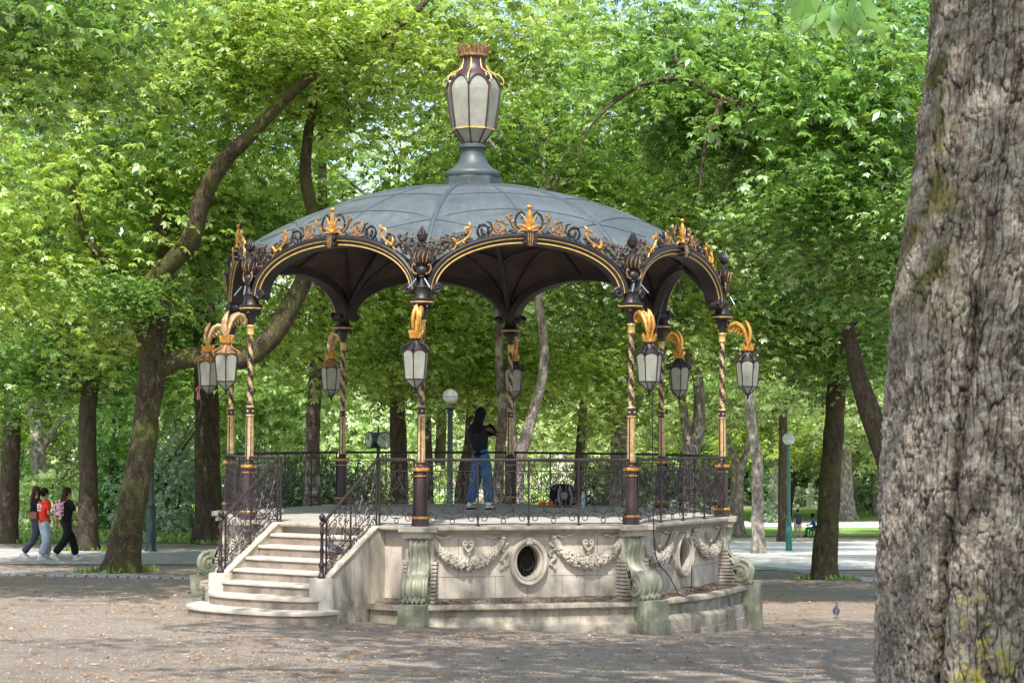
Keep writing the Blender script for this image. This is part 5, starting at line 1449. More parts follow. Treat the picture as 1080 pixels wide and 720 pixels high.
tree('leaning mossy chestnut at left whose long limbs sweep up behind the bandstand dome', b, [main, l2, l3, l5, l6], 'bark_moss',
     [('d', cpos(250, 35, Y5+1.0), 1.15, .4), ('d', cpos(100, 190, Y5+1.6), 1.1, 1.3), ('d', cpos(60, 290, Y5+1.5), .85, 2.2), ('d', cpos(330, 10, Y5-1.0), .9, 4.0), ('d', cpos(430, 20, Y5+1.0), 1.0, 5.0), ('a', cpos(170, 10, Y5+4), 1.0, 3.0), ('g', cpos(215, 215, Y5+2.5), .8, 3.0), ('d', cpos(330, 40, Y5-2.4), .36, 2.0), ('g', cpos(120, 300, Y5-1.0), .40, 2.0)], autos=0, trunk_n=22, rough=.09)

# --- other trunks, left to right
b, l = straight(7, 573, None, None, [(10, 500, .9), (14, 400, .8), (16, 300, .7), (13, 180, .62), (18, 90, .5)], .30)
l.append(px_limb([(16, 330, b.y, .16), (30, 300, b.y, .12), (45, 230, b.y-.5, .08)]))
tree('straight chestnut trunk cut by the left edge of the picture', b, l, 'bark', [('a', cpos(15, 170, b.y+.5), 1.15, .3), ('g', cpos(20, 370, b.y-3), .9, 1.0)])
b, l = straight(92, 581, None, None, [(93, 500, .95), (93, 430, .9), (100, 372, .85), (93, 340, .7), (80, 300, .62), (72, 220, .5)], .25)
l.append(px_limb([(100, 375, b.y, .2), (112, 345, b.y, .15), (120, 290, b.y, .12), (125, 200, b.y, .08)]))
tree('upright brown trunk just right of the walking group', b, l, 'bark', [('b', cpos(80, 165, b.y), 1.0, 2.3), ('g', cpos(60, 330, b.y-1.2), .85, 2.0)])
b, l = straight(42, 560, 66, None, [(42, 520, .9), (40, 470, .85), (38, 430, .7), (42, 380, .6)], .30)
l.append(px_limb([(41, 475, 66, .17), (52, 462, 66, .12), (62, 445, 66, .1), (74, 440, 66, .07)])); l.append(px_limb([(40, 450, 66, .15), (28, 430, 66, .1), (22, 400, 66, .08)]))
tree('pale forked trunk rising from the bright shrubs above the walkers', b, l, 'bark_pale', [('c', cpos(40, 300, 66), 1.05, .7)])
b, l = straight(119, 557, 62, None, [(120, 500, .9), (123, 440, .8), (124, 340, .7)], .17)
tree('slim trunk wrapped in bright climbing leaves left of the leaning chestnut', b, l, 'bark', [('a', cpos(128, 260, 62), .9, 1.7)])
iv = Vector(b)
b, l = straight(221, 573, None, None, [(219, 500, .92), (218, 420, .85), (216, 340, .8), (213, 250, .7), (208, 150, .6)], .40)
tree('thick dark trunk behind the lanterns left of the stairs', b, l, 'bark', [('a', cpos(205, 160, b.y+1), 1.1, 4.1), ('g', cpos(190, 330, b.y+1), 1.0, 5.0)])
b, l = straight(329, 560, 47, None, [(329, 520, .95), (330, 450, .85), (334, 380, .75), (338, 300, .65), (340, 200, .55), (338, 90, .4)], .215)
tree('peeling trunk with bare white patches seen through the left arch', b, l, 'bark_peel', [('c', cpos(345, 160, 48), 1.0, 5.2), ('d', cpos(385, 330, 46), .95, 1.2)])
b, l = straight(421, 560, 49, None, [(421, 500, .95), (419, 430, .85), (415, 340, .75), (410, 230, .6)], .24)
tree('brown trunk behind the front left column of the bandstand', b, l, 'bark', [('i', cpos(415, 210, 50), 1.05, .1), ('d', cpos(440, 375, 51), .8, 3.3)])
b, l = straight(452, 560, 58, None, [(452, 500, .9), (450, 420, .8), (452, 300, .6)], .16)
tree('thin dark trunk just right of the front left column', b, l, 'bark', [('i', cpos(460, 250, 59), 1.0, 2.0)])
b, l = straight(484, 560, 57, None, [(488, 510, .95), (495, 470, .8), (498, 420, .7), (500, 330, .5)], .22)
tree('crooked trunk immediately left of the standing person', b, l, 'bark', [('i', cpos(505, 265, 58), .95, 3.7)])
b, l = straight(525, 560, 44, None, [(526, 500, .95), (530, 440, .85), (527, 380, .75), (524, 300, .65), (520, 200, .5)], .13)
tree('narrow straight trunk directly behind the rear middle column', b, l, 'bark_peel', [('c', cpos(535, 130, 46), 1.0, 1.0), ('d', cpos(500, 370, 47), .7, 1.0)])
b, l = straight(545, 560, 42, None, [(546, 500, 1.0), (552, 470, .85), (563, 432, .75), (572, 400, .7), (574, 365, .65), (569, 320, .6), (568, 240, .5)], .155)
l.append(px_limb([(546, 505, 42, .12), (541, 470, 42, .11), (540, 420, 42, .09), (545, 330, 42, .07)]))
tree('pale sunlit trunk leaning right beside the rear middle column', b, l, 'bark_pale', [('a', cpos(590, 120, 44), 1.0, 2.9), ('c', cpos(570, -10, 52), 1.1, 2.0), ('d', cpos(600, 385, 46), .75, 2.0)])
b, l = straight(611, 560, 62, None, [(611, 500, .9), (613, 460, .85), (617, 400, .7), (620, 300, .55)], .18)
tree('small trunk behind the black rucksack', b, l, 'bark', [('i', cpos(625, 280, 62), 1.0, 4.4)])
b, l = straight(651, 565, 50, None, [(652, 500, 1.0), (653, 455, .95), (659, 425, .6), (664, 380, .5), (668, 300, .4)], .22)
l.append(px_limb([(653, 460, 50, .2), (645, 430, 50, .14), (640, 380, 50, .1), (632, 300, 50, .07)])); l.append(px_limb([(655, 455, 50, .2), (672, 420, 50, .15), (682, 370, 50, .1)]))
tree('pale forked trunk left of the front right column', b, l, 'bark_pale', [('c', cpos(655, 190, 51), 1.05, .6), ('d', cpos(650, 365, 52), .75, 0.6)])
b, l = straight(727, 565, 47, None, [(727, 520, 1.0), (728, 480, .95), (722, 440, .6), (716, 390, .5), (715, 320, .5), (720, 260, .4)], .18)
l.append(px_limb([(729, 480, 47, .19), (737, 445, 47, .16), (736, 400, 47, .13), (722, 360, 47, .10), (735, 300, 47, .07)]))
tree('forked trunk seen between the two right hand columns', b, l, 'bark_pale', [('i', cpos(735, 180, 49), 1.1, 1.5), ('d', cpos(760, 330, 48), .8, 1.2)])
b, l = straight(777, 566, None, None, [(777, 530, .9), (778, 495, .85), (774, 480, .5), (768, 468, .4), (764, 440, .3)], .42)
l.append(px_limb([(778, 497, b.y, .32), (786, 482, b.y, .2), (790, 460, b.y, .15)]))
tree('small forked tan tree on the far side of the bright road', b, l, 'bark_pale', [('e', cpos(770, 380, b.y), .8, .5)])
b, l = straight(800, 584, None, None, [(799, 550, .92), (799, 500, .85), (798, 483, .85), (792, 440, .75), (790, 400, .7), (788, 330, .6)], .255)
tree('slender grey trunk bending left beside the rightmost lantern', b, l, 'bark_pale', [('a', cpos(795, 270, b.y), 1.35, 2.6), ('f', cpos(780, 200, b.y+10), 1.0, 2.6)])
b, l = straight(827, 564, 98, None, [(826, 520, .9), (826, 480, .8), (826, 400, .6)], .30)
tree('brown trunk directly behind the right green lamp post', b, l, 'bark', [('e', cpos(835, 370, 98), 1.0, 3.1)])
b, l = straight(820, 549, 128, None, [(820, 520, .85), (820, 480, .7), (820, 400, .5)], .75)
tree('far ivy clad tree with a flaring pale foot left of the lamp post', b, l, 'bark_pale', [('f', cpos(815, 400, 128), 1.0, 4.1)]); ivy2 = b
b, l = straight(868, 611, None, None, [(872, 560, .95), (876, 500, .88), (881, 430, .82), (884, 370, .76), (885, 300, .65), (880, 220, .5)], .31, )
l.append(px_limb([(885, 310, b.y, .15), (900, 260, b.y, .12), (905, 190, b.y, .1)]))
tree('mossy upright trunk standing between the lamp post and the great foreground trunk', b, l, 'bark_moss', [('b', cpos(880, 180, b.y), 1.05, .9), ('g', cpos(860, 340, b.y+1), .95, 1.9), ('g', cpos(900, 330, b.y-2), .8, 3.2)], trunk_n=22, rough=.08)
b, l = straight(889, 545, 133, None, [(889, 520, .8), (890, 490, .6), (890, 420, .5)], .95)
tree('far broad pale trunk just left of the foreground trunk', b, l, 'bark_pale', [('e', cpos(890, 400, 133), 1.0, 2.0)])
b = at(975, 640, 39); b.z = ground(b.x, 39)
l = [[(b-Vector((0,0,.3)), .42), (b, .4)]+px_limb([(958, 540, 39, .33), (935, 480, 39, .26), (916, 430, 39, .22), (905, 395, 39, .18), (893, 340, 39, .13)]),
     px_limb([(962, 560, 39, .3), (972, 440, 39, .27), (968, 320, 39, .25), (953, 235, 38, .19), (930, 188, 37, .15), (885, 142, 36, .11), (820, 121, 35.5, .085), (762, 104, 35.5, .07), (728, 85, 35.5, .06), (690, 85, 35.3, .042), (652, 105, 35.2, .032), (618, 140, 35, .022), (611, 168, 35, .014)]),
     px_limb([(728, 84, 35.5, .06), (712, 62, 35.5, .045), (700, 30, 35.5, .03)]), px_limb([(885, 142, 36, .1), (893, 100, 36, .07), (880, 50, 36, .05)]), px_limb([(762, 104, 35.5, .06), (745, 150, 35, .04), (738, 200, 35, .02)])]
tree('forked dark tree behind the foreground trunk, its long thin bough reaching left above the dome', b, l, 'bark', [('g', cpos(860, 60, 35.0), 1.15, 2.0), ('b', cpos(880, 30, 44), 1.0, 1.0), ('a', cpos(930, -20, 55), 1.2, 2.0), ('g', cpos(900, 200, 35), .7, 4.0), ('g', cpos(700, 35, 37.5), .9, 1.4), ('g', cpos(760, 120, 39), .8, 5.4), ('b', cpos(960, 150, 39), .9, 2.0), ('g', cpos(905, 250, 38), .75, 2.5)], autos=0)

# left tree whose trunk stands outside the picture, its bough crosses the corner
b = at(-150, 600, 31); b.z = ground(b.x, 31)
l = [[(b-Vector((0,0,.3)), .4), (b, .38), (b+Vector((.3,0,3)), .30), (b+Vector((.8,0,6)), .24), (b+Vector((.9,0,9)), .15)], [(b+Vector((.5,0,4.4)), .2)]+px_limb([(-60, 105, 31, .17), (0, 73, 31, .15), (32, 57, 31, .12), (66, 38, 31, .09), (100, 6, 31, .06)])]
tree('tree just outside the left edge whose thick bough crosses the top left corner', b, l, 'bark_moss', [('a', Vector((b.x+1.5, 27, 9.6)), 1.0, 1.2), ('d', at(20, 20, 30.5), .8, 1.1)])

# far rows: simpler trees closing the view
r = random.Random(21)
far_lab = ['far sunlit tree closing the view %s']
spots = [(-32, 75), (-24, 82), (-17, 88), (-28, 96), (-19, 100), (-11, 98), (-4, 103), (4, 106), (12, 134), (20, 138), (27, 140), (33, 136), (19, 66), (24, 104)]
wh = ['far left edge, nearest the corner', 'far left, second in from the edge', 'left, behind the pale forked trunk', 'left background, second row by the edge', 'left background, second row behind the shrubs', 'background above the stairs, second row', 'background behind the left arch, second row', 'background behind the middle arch, second row', 'background right of the middle arch', 'far side of the road, above the lamp post', 'far side of the road, above the ivy tree', 'far right, behind the foreground trunk', 'middle ground right of the rightmost lantern', 'right background past the mossy trunk']
for (x, y), w_ in zip(spots, wh):
    g = Vector((x, y, ground(x, y))); h = r.uniform(6.5, 8.5); rr = r.uniform(.22, .36)
    l = [[(g-Vector((0,0,.3)), rr), (g, rr), (g+Vector((r.uniform(-.3,.3), 0, 3)), rr*.85), (g+Vector((r.uniform(-.6,.6), 0, h)), rr*.6)]]
    key = r.choice(['e', 'f', 'e']) if y > 70 else r.choice(['a', 'c']); s = 1.05 if key in 'ef' else 1.3
    tree('tree with a sunlit crown, %s' % w_, g, l, r.choice(['bark', 'bark_pale']), [(key, g+Vector((0, 0, h+1.0)), s, r.uniform(0, 6))], group='background trees', autos=5, name='park_tree', trunk_n=10)

# ================================================================== SHRUBS, IVY, HEDGES, FAR WOOD
def shrub_mesh(seed, R, n, S, mat, nl=5):
    r = np.random.RandomState(seed); d = r.normal(size=(n, 3)); d /= np.linalg.norm(d, axis=1, keepdims=True); d[:, 2] = np.abs(d[:, 2])*1.0-.15
    lump = np.array([.82+.38*noise.noise(Vector(v*2.3)+Vector((seed, 0, 0))) for v in d]); q = (r.rand(n)**.22)*lump
    C = d*q[:, None]*np.array(R); nn = d+r.normal(0, .5, (n, 3))+np.array([0, 0, .5])
    V, k = palmate(C, nn, r.uniform(0, 2*pi, n), S*r.uniform(.6, 1.2, n), r, nl)
    return quads_mesh('foliage', V, np.arange(len(V)).reshape(-1, 4), [mat], np.repeat(np.clip(r.uniform(.1, 1, n), 0, 1), k))
def shrub(label, p, R, n, S, mat, seed, name='shrub', cat='shrub', group=None):
    root = empty(name, p); tag(root, label, cat, group); link('foliage', shrub_mesh(seed, R, n, S, M[mat]), root)
    m = MB(); r = random.Random(seed)
    for k in range(7): m.tube([(0, 0, -.1), (R[0]*.25*r.uniform(-1,1), R[1]*.25*r.uniform(-1,1), R[2]*.4), (R[0]*.55*r.uniform(-1,1), R[1]*.5*r.uniform(-1,1), R[2]*.8)], [.04,.03,.012], 6)
    m.build('stem', M['bark'], root, True); return root
def gv(px, Y): p = at(px, 500, Y); p.z = ground(p.x, Y); return p
shrub('large pale glossy bush left of the stairs, between two dark trunks', gv(185, 60), (2.3, 1.8, 4.6), 4200, .14, 'leaf_pale', 1)
shrub('pale glossy bush behind the stairs, right of the thick dark trunk', gv(275, 62), (2.1, 1.8, 3.6), 3600, .14, 'leaf_pale', 2)
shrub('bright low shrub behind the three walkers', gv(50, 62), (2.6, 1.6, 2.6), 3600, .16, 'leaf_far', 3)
shrub('bright round shrub at the left edge behind the walkers', gv(5, 66), (2.4, 1.6, 3.4), 3000, .16, 'leaf', 4)
shrub('green bush between the walkers and the leaning trunk', gv(108, 63), (1.5, 1.3, 2.4), 2200, .14, 'leaf', 5)
shrub('dark evergreen bush behind the peeling trunk', gv(320, 58), (2.4, 1.6, 3.4), 4000, .12, 'leaf_hedge', 6)
shrub('dark evergreen bush left of the clock pole', gv(372, 60), (2.0, 1.6, 3.2), 3600, .12, 'leaf_hedge', 7)
shrub('sunlit shrub behind the platform railing left of the standing person', gv(445, 72), (3.0, 2.0, 3.0), 3000, .20, 'leaf_far', 8)
shrub('sunlit shrub behind the rucksack', gv(575, 78), (3.4, 2.0, 3.4), 3000, .22, 'leaf_far', 9)
shrub('dark low bush behind the far blue figure', gv(645, 112), (4.0, 2.0, 3.4), 2600, .24, 'leaf_hedge', 10)
shrub('pale shrub behind the right forked trunk', gv(715, 92), (3.2, 2.0, 3.2), 2600, .22, 'leaf_pale', 11)
shrub('pale far bush just left of the foreground trunk', gv(908, 146), (2.8, 2.0, 3.0), 2000, .28, 'leaf_pale', 12)
shrub('pale far bush at the foot of the white bust', gv(845, 156), (2.6, 2.0, 2.4), 1600, .28, 'leaf_pale', 13)
# climbers on two trunks
def ivy(label, p, R, H, n, seed, mat):
    r = np.random.RandomState(seed); th = r.uniform(0, 2*pi, n); z = r.uniform(0, H, n); rad = R*(.75+.5*r.rand(n))*(1+.25*np.sin(z*2+seed))
    C = np.stack([rad*np.cos(th), rad*np.sin(th), z], 1); nn = np.stack([np.cos(th), np.sin(th), .5+0*z], 1)+r.normal(0, .35, (n, 3))
    V, k = palmate(C, nn, r.uniform(0, 2*pi, n), .17*r.uniform(.7, 1.2, n), r, 5)
    root = empty('climbing_ivy', p); tag(root, label, 'climbing plant')
    link('foliage', quads_mesh('foliage', V, np.arange(len(V)).reshape(-1, 4), [M[mat]], np.repeat(r.rand(n), k)), root)
    m = MB(); m.tube([(R*.5*cos(q*.5), R*.5*sin(q*.5), H*q/12) for q in range(13)], .02, 5); m.build('stem', M['bark'], root)
ivy('bright climber covering the slim trunk left of the leaning chestnut', iv, .95, 5.2, 2600, 1, 'leaf')
ivy('ivy covering the left side of the far flaring trunk', ivy2+Vector((-.5,0,0)), 1.0, 4.5, 1200, 2, 'leaf_deep')

def hedge(label, x0, x1, y, h, mat, seed, S=.3, n=9000, d=1.6):
    r = np.random.RandomState(seed); C = np.stack([r.uniform(x0, x1, n), y+d*(r.rand(n)-.5)*1.2, h*r.rand(n)**.8], 1)
    C[:, 2] *= np.array([1+.25*noise.noise(Vector((c[0]*.4, seed, 0))) for c in C]); C[:, 2] += np.array([ground(c[0], c[1]) for c in C])
    nn = np.stack([r.normal(0, .5, n), -.7+r.normal(0, .4, n), .5+r.normal(0, .3, n)], 1); V, k = palmate(C, nn, r.uniform(0, 2*pi, n), S*r.uniform(.6, 1.2, n), r, 5)
    o = link('hedge', quads_mesh('hedge', V, np.arange(len(V)).reshape(-1, 4), [M[mat]], np.repeat(r.rand(n), k))); tag(o, label, 'hedge'); return o
hedge('long dark hedge beyond the far lawn on the right', 6, 46, 158, 4.6, 'leaf_hedge', 1, .45, 14000, 2.5)
hedge('sunlit hedge closing the lawn on the left', -48, -4, 93, 5.0, 'leaf_far', 2, .32, 14000, 2.5)
# far wood: a mass no one could count
r = np.random.RandomState(99); C = []; 
nW = 52000; x = r.uniform(-75, 75, nW); y = r.uniform(138, 175, nW); z = r.rand(nW)**.8*30-6
C = np.stack([x, y, z], 1); keep = np.array([noise.noise(Vector((c[0]*.12, c[1]*.05, c[2]*.16))) for c in C]) + r.uniform(-.3, .3, nW) > -.22
keep &= (z < 6) | (r.rand(nW) < .22)
keep &= ~((x > 3) & (y < 164) & (z < 0)); C = C[keep]; n = len(C)
V, k = palmate(C, np.stack([r.normal(0, .5, n), -.4+r.normal(0, .5, n), np.ones(n)], 1), r.uniform(0, 2*pi, n), .95*r.uniform(.6, 1.3, n), r, 5)
fw = link('far_wood', quads_mesh('far_wood', V, np.arange(len(V)).reshape(-1, 4), [M['leaf_far']], np.repeat(r.rand(n), k))); tag(fw, kind='stuff')
# grass tufts on the left lawn and near trunks
nG = 26000; gx = r.uniform(-22, 3, nG); gy = r.uniform(53.5, 66, nG)
for q, o_ in enumerate([o for o in bpy.data.objects if o.name.startswith('chestnut_tree') and o.location.y < 72][:22]):
    a_ = slice(q*260, q*260+260); th_ = r.uniform(0, 2*pi, 260); rr_ = r.uniform(.28, .75, 260)**1.0*(.8+.5*np.sin(th_*2+q)); gx[a_] = o_.location.x+rr_*np.cos(th_); gy[a_] = o_.location.y+rr_*np.sin(th_); gz = np.array([ground(a, b_) for a, b_ in zip(gx, gy)])
V = np.zeros((nG, 3, 3)); th = r.uniform(0, 2*pi, nG); h = r.uniform(.05, .16, nG)
for q, (o_, hh) in enumerate(((-.02, 0), (.02, 0), (0, 1))):
    V[:, q, 0] = gx+np.cos(th)*o_*2+(hh*r.normal(0, .04, nG)); V[:, q, 1] = gy+np.sin(th)*o_*2; V[:, q, 2] = gz+.02+hh*h
gr = link('grass', quads_mesh('grass', V.reshape(-1, 3), np.arange(nG*3).reshape(-1, 3), [M['grass']], np.repeat(r.rand(nG), 3))); tag(gr, kind='stuff')

# ================================================================== GREAT FOREGROUND TRUNK
def vor(u, v, seed, per):
    """vectorised 2-D cell noise, periodic in u; returns F1, F2-F1, cell value"""
    iu, iv_ = np.floor(u).astype(int), np.floor(v).astype(int); f1 = np.full(u.shape, 9.); f2 = np.full(u.shape, 9.); cv = np.zeros(u.shape)
    for du in (-1, 0, 1):
        for dv in (-1, 0, 1):
            cu, cv_ = iu+du, iv_+dv; hsh = np.mod(cu, per)*374761.393+cv_*668265.263+seed*91.7
            a = np.mod(np.sin(hsh)*43758.5453, 1.0); b_ = np.mod(np.sin(hsh*1.37+4.1)*24634.6345, 1.0); c = np.mod(np.sin(hsh*.73+1.3)*13758.77, 1.0)
            d = np.sqrt((cu+.15+.7*a-u)**2+(cv_+.15+.7*b_-v)**2); m = d < f1
            f2 = np.where(m, f1, np.minimum(f2, d)); cv = np.where(m, c, cv); f1 = np.where(m, d, f1)
    return f1, f2-f1, cv
def fore_trunk():
    YB = 9.0; zb = ground(2.3, YB)-.3; nu, nv = 760, 900; Z = np.linspace(zb, 6.2, nv); A = np.linspace(0, 2*pi, nu, endpoint=False)
    zz, aa = np.meshgrid(Z, A, indexing='ij')
    def left(z): return np.interp(z, [-.8, .1, .7, 1.16, 1.62, 1.98, 2.5, 2.97, 3.42, 6.2], [1.72, 1.815, 1.812, 1.83, 1.85, 1.865, 1.945, 2.005, 2.05, 2.33])
    def rad(z): return np.interp(z, [-.9, -.5, .2, 1.2, 3.4, 6.2], [.66, .55, .47, .455, .44, .40])
    R = rad(zz); cx = left(zz)+R; cy = YB+.35+0*zz
    # fused second stem: a broad bulge with a deep crease on its left side
    ph = np.mod(aa-pi*1.5+pi, 2*pi)-pi        # 0 faces the camera, + to the right
    crz = np.interp(zz, [-.5, .2, .9, 1.7, 2.6, 3.4], [-.80, -.66, -.50, -.33, -.20, -.05])
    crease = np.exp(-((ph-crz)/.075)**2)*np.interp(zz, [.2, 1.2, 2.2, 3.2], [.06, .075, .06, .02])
    bulge = .07*np.exp(-((ph-crz-.55)/.45)**2)*np.interp(zz, [-.5, 1.5, 3.4], [1, .9, .2])
    lob = .02*np.sin(aa*3+zz*.6)+.014*np.sin(aa*5-zz*.9)
    r0 = R+lob+bulge-crease
    # bark plates
    arc = aa*.46
    wv = .05*np.sin(zz*5+aa*3)+.03*np.sin(zz*13+aa*7)+.02*np.sin(zz*29-aa*11)
    def vn(u, v, seed, per):
        iu, iv_ = np.floor(u).astype(int), np.floor(v).astype(int); fu, fv = u-iu, v-iv_; fu = fu*fu*(3-2*fu); fv = fv*fv*(3-2*fv)
        def h(a, b_): return np.mod(np.sin(np.mod(a, per)*127.1+b_*311.7+seed*74.7)*43758.5453, 1.0)
        return (h(iu, iv_)*(1-fu)+h(iu+1, iv_)*fu)*(1-fv)+(h(iu, iv_+1)*(1-fu)+h(iu+1, iv_+1)*fu)*fv
    def fbm(pu, pv, seed, oct_=5):
        t = 0; a_ = .5; w_ = 0
        for o_ in range(oct_):
            t = t+a_*vn(aa/(2*pi)*pu, zz*pv, seed+o_, pu); w_ += a_; a_ *= .55; pu *= 2; pv *= 2
        return t/w_
    per = 84
    wu, wv_ = fbm(26, 4, 11)-.5, fbm(26, 5, 31)-.5
    f1, e1, c1 = vor(aa/(2*pi)*per+wu*1.9, zz*4.6+wv_*2.2, 1, per)
    f0, e0, c0 = vor(aa/(2*pi)*22+wu*1.6, zz*1.9+wv_*1.2, 5, 22)
    f2, e2, c2 = vor(aa/(2*pi)*150+wu*6, zz*18+wv_*6, 2, 150)
    vary = fbm(12, 3, 51, 4)
    deep = np.clip(e0/.10, 0, 1)
    edge = np.clip(e1/(.06+.42*vary**1.5), 0, 1)**.8
    e2c = np.clip(e2/.30, 0, 1)
    lay = fbm(40, 10, 71, 5); terr = np.floor(lay*9)/9+.3*(lay*9-np.floor(lay*9))**3/9
    fine = fbm(180, 45, 91, 3)
    disp = .014*edge+.014*deep+.010*(c1-.5)*edge+.055*(terr-.45)+.003*e2c+.007*(fine-.5)
    edge = edge*(.35+.65*deep); e3c = fine*2
    rr = r0-.040+disp
    X = cx+rr*np.cos(aa); Yv = cy+rr*np.sin(aa)*1.0
    V = np.stack([X, Yv, zz], 2).reshape(-1, 3)
    i = np.arange(nv-1)[:, None]*nu; k = np.arange(nu)[None, :]; k2 = (k+1) % nu
    Q = np.stack([i+k, i+k2, i+nu+k2, i+nu+k], 2).reshape(-1, 4)
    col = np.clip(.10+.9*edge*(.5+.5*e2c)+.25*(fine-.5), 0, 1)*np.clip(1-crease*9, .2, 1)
    c1 = np.clip(c1*.35+c2*.3+(lay-.5)*1.6+.2, 0, 1)
    me = quads_mesh('trunk', V, Q, [M['bark_fore']], None)
    a_ = me.attributes.new('plate', 'FLOAT', 'POINT'); a_.data.foreach_set('value', col.ravel().astype(np.float32))
    b_ = me.attributes.new('cellv', 'FLOAT', 'POINT'); b_.data.foreach_set('value', c1.ravel().astype(np.float32))
    return me
def fore_mat():
    m, nt, b, out = newmat('plated_bark'); vec = coords(nt)
    a = N(nt, 'ShaderNodeAttribute', attribute_name='plate'); c = N(nt, 'ShaderNodeAttribute', attribute_name='cellv')
    base = ramp(nt, c.outputs['Fac'], [(0, (.088, .066, .047)), (.5, (.165, .128, .095)), (1, (.28, .235, .185))])
    base = mixc(nt, ramp(nt, nz(nt, vec, 3.2, 6, .7), [(.45, 0), (.65, .6)]), base, (.13, .09, .065))
    base = mixc(nt, ramp(nt, nz(nt, vec, 24, 6, .75), [(.45, 0), (.7, .8)]), base, (.46, .47, .40))       # grey lichen flecks
    base = mixc(nt, ramp(nt, nz(nt, vec, 60, 4, .8), [(.5, 0), (.68, .6)]), base, (.06, .045, .036))
    gm = N(nt, 'ShaderNodeTexCoord'); sp = nt.nodes.new('ShaderNodeSeparateXYZ'); nt.links.new(gm.outputs['Object'], sp.inputs[0])
    # yellow lichen low on the front, moss high on the left flank
    def window(sock, a0, a1, b0, b1):
        r1 = N(nt, 'ShaderNodeMapRange'); r1.interpolation_type = 'SMOOTHSTEP'; r1.inputs['From Min'].default_value = a0; r1.inputs['From Max'].default_value = a1; nt.links.new(sock, r1.inputs[0])
        r2 = N(nt, 'ShaderNodeMapRange'); r2.interpolation_type = 'SMOOTHSTEP'; r2.inputs['From Min'].default_value = b1; r2.inputs['From Max'].default_value = b0; nt.links.new(sock, r2.inputs[0])
        mu = N(nt, 'ShaderNodeMath', operation='MULTIPLY'); nt.links.new(r1.outputs[0], mu.inputs[0]); nt.links.new(r2.outputs[0], mu.inputs[1]); return mu.outputs[0]
    def mul(x, y): mu = N(nt, 'ShaderNodeMath', operation='MULTIPLY'); nt.links.new(x, mu.inputs[0]); nt.links.new(y, mu.inputs[1]); return mu.outputs[0]
    yl = mul(mul(window(sp.outputs[0], 1.95, 2.10, 2.22, 2.40), window(sp.outputs[2], -.5, .1, .4, .8)), ramp(nt, nz(nt, vec, 14, 5, .75), [(.52, 0), (.60, 1)]))
    base = mixc(nt, yl, base, (.38, .35, .07))
    ms = mul(mul(window(sp.outputs[0], 1.4, 1.6, 2.05, 2.22), window(sp.outputs[2], 1.6, 2.2, 4.5, 6.0)), ramp(nt, nz(nt, vec, 6, 5, .7), [(.46, 0), (.58, .95)]))
    base = mixc(nt, ms, base, (.085, .08, .018))
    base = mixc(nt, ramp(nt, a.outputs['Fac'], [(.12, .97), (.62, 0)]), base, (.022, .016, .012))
    nt.links.new(base, b.inputs['Base Color']); b.inputs['Roughness'].default_value = .9; b.inputs['Specular IOR Level'].default_value = .25
    bump(nt, b, nz(nt, vec, 70, 5, .75), .6, .01); return m
M['bark_fore'] = fore_mat()
fb = Vector((2.25, 9.35, ground(2.25, 9.35)))
ft = empty('chestnut_tree', (0, 0, 0)); tag(ft, 'huge foreground trunk with cracked grey bark and yellow lichen filling the right edge', 'tree', 'chestnut trees around the bandstand')
ft.location = fb
o = link('trunk', fore_trunk(), ft); o.location = -fb
L = auto_limbs(Vector((2.75, 9.4, 6.0))-fb, .34, Vector((1.5, 12, 9.6))-fb, (6.2, 6.2, 3.0), 77, 9)
link('limb', trunk_mesh('limb', [[(Vector((2.7, 9.35, 5.6))-fb, .40), (Vector((2.85, 9.5, 8.5))-fb, .30), (Vector((2.9, 9.8, 11.5))-fb, .15)]]+L, M['bark'], flare=False), ft)
CR['h'] = crown_mesh('crown', 8, (6.5, 7.0, 2.6), 150, 75, LS, M['leaf_lime'], (1.0, 1.7), 6, -.9, top=.6, gap=.0)
for c, s, rz in ((Vector((0.5, 13.5, 9.9)), 1.0, 0.0), (Vector((5.8, 19.0, 10.8)), .8, 2.0), (Vector((3.0, 3.8, 9.0)), .8, 4.0)):  # unseen crowns overhead, placed to shade the ground and trunk
    o = link('crown', CR['h'], ft, c-fb, rz); o.scale = (s, s, s)
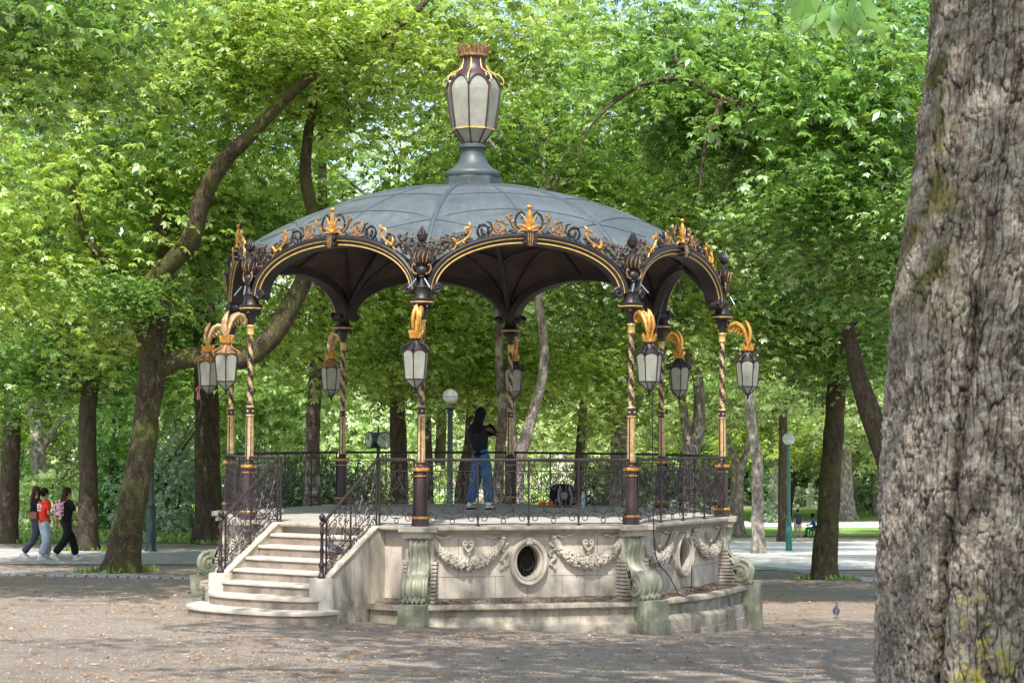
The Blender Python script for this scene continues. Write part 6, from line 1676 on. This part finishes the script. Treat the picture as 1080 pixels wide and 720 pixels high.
# the few big leaves hanging into the top right corner
tw = MB(); r_ = np.random.RandomState(5)
p0 = at(905, -60, 8.6); C = []
for (px, py) in ((862, 14), (878, 6), (893, 12), (905, 2), (850, -6), (915, 22)):
    C.append(at(px, py, 8.4)); 
C = np.array([list(c) for c in C]); nn = np.tile(np.array([[.1, -.8, .7]]), (len(C), 1))+r_.normal(0, .3, (len(C), 3))
V, k = palmate(C, nn, r_.uniform(pi*.8, pi*1.6, len(C)), np.full(len(C), .15), r_, 7)
o = link('leaf_spray', quads_mesh('leaf_spray', V, np.arange(len(V)).reshape(-1, 4), [M['leaf']], np.repeat(np.full(len(C), .6), k)), ft, -fb)
for c in C: tw.tube([p0-fb, Vector(c).lerp(p0, .5)+Vector((0,0,.06))-fb, Vector(c)-fb], [.008,.005,.003], 5)
tw.build('twig', M['bark'], ft)

# ================================================================== LIGHT, WORLD, CAMERA
w = bpy.data.worlds.new('World'); scene.world = w; w.use_nodes = True
nt = w.node_tree; bg = nt.nodes['Background']; sky = nt.nodes.new('ShaderNodeTexSky'); sky.sky_type = 'NISHITA'; sky.sun_disc = False
sky.sun_elevation = SUN_EL; sky.sun_rotation = SUN_AZ; sky.air_density = 1.0; sky.dust_density = 2.0; sky.ozone_density = .6
nt.links.new(sky.outputs[0], bg.inputs[0]); bg.inputs[1].default_value = .30
sl = bpy.data.lights.new('sun', 'SUN'); sl.energy = 7.0; sl.angle = radians(.6); sl.color = (1.0, .975, .94)
so = link('sun', sl); d = Vector((sin(SUN_AZ)*cos(SUN_EL), cos(SUN_AZ)*cos(SUN_EL), sin(SUN_EL)))
so.rotation_euler = d.to_track_quat('Z', 'Y').to_euler(); so.location = d*60
cam = bpy.data.cameras.new('camera'); co = link('camera', cam); scene.camera = co
cam.sensor_fit = 'HORIZONTAL'; cam.sensor_width = 36.0; cam.lens = F/1080*36; cam.clip_start = .1; cam.clip_end = 2000
co.location = (0, 0, HC); co.rotation_euler = (Matrix.Rotation(pi/2+PITCH, 4, 'X') @ Matrix.Rotation(ROLL, 4, 'Z')).to_euler()
cam.dof.use_dof = True; cam.dof.focus_distance = 27; cam.dof.aperture_fstop = 14
scene.view_settings.view_transform = 'Standard'; scene.view_settings.look = 'None'; scene.view_settings.exposure = 0
scene.cycles.use_denoising = True; scene.cycles.max_bounces = 10; scene.cycles.diffuse_bounces = 6; scene.cycles.transmission_bounces = 6; scene.cycles.glossy_bounces = 3
scene.cycles.use_adaptive_sampling = True; scene.cycles.adaptive_threshold = .02
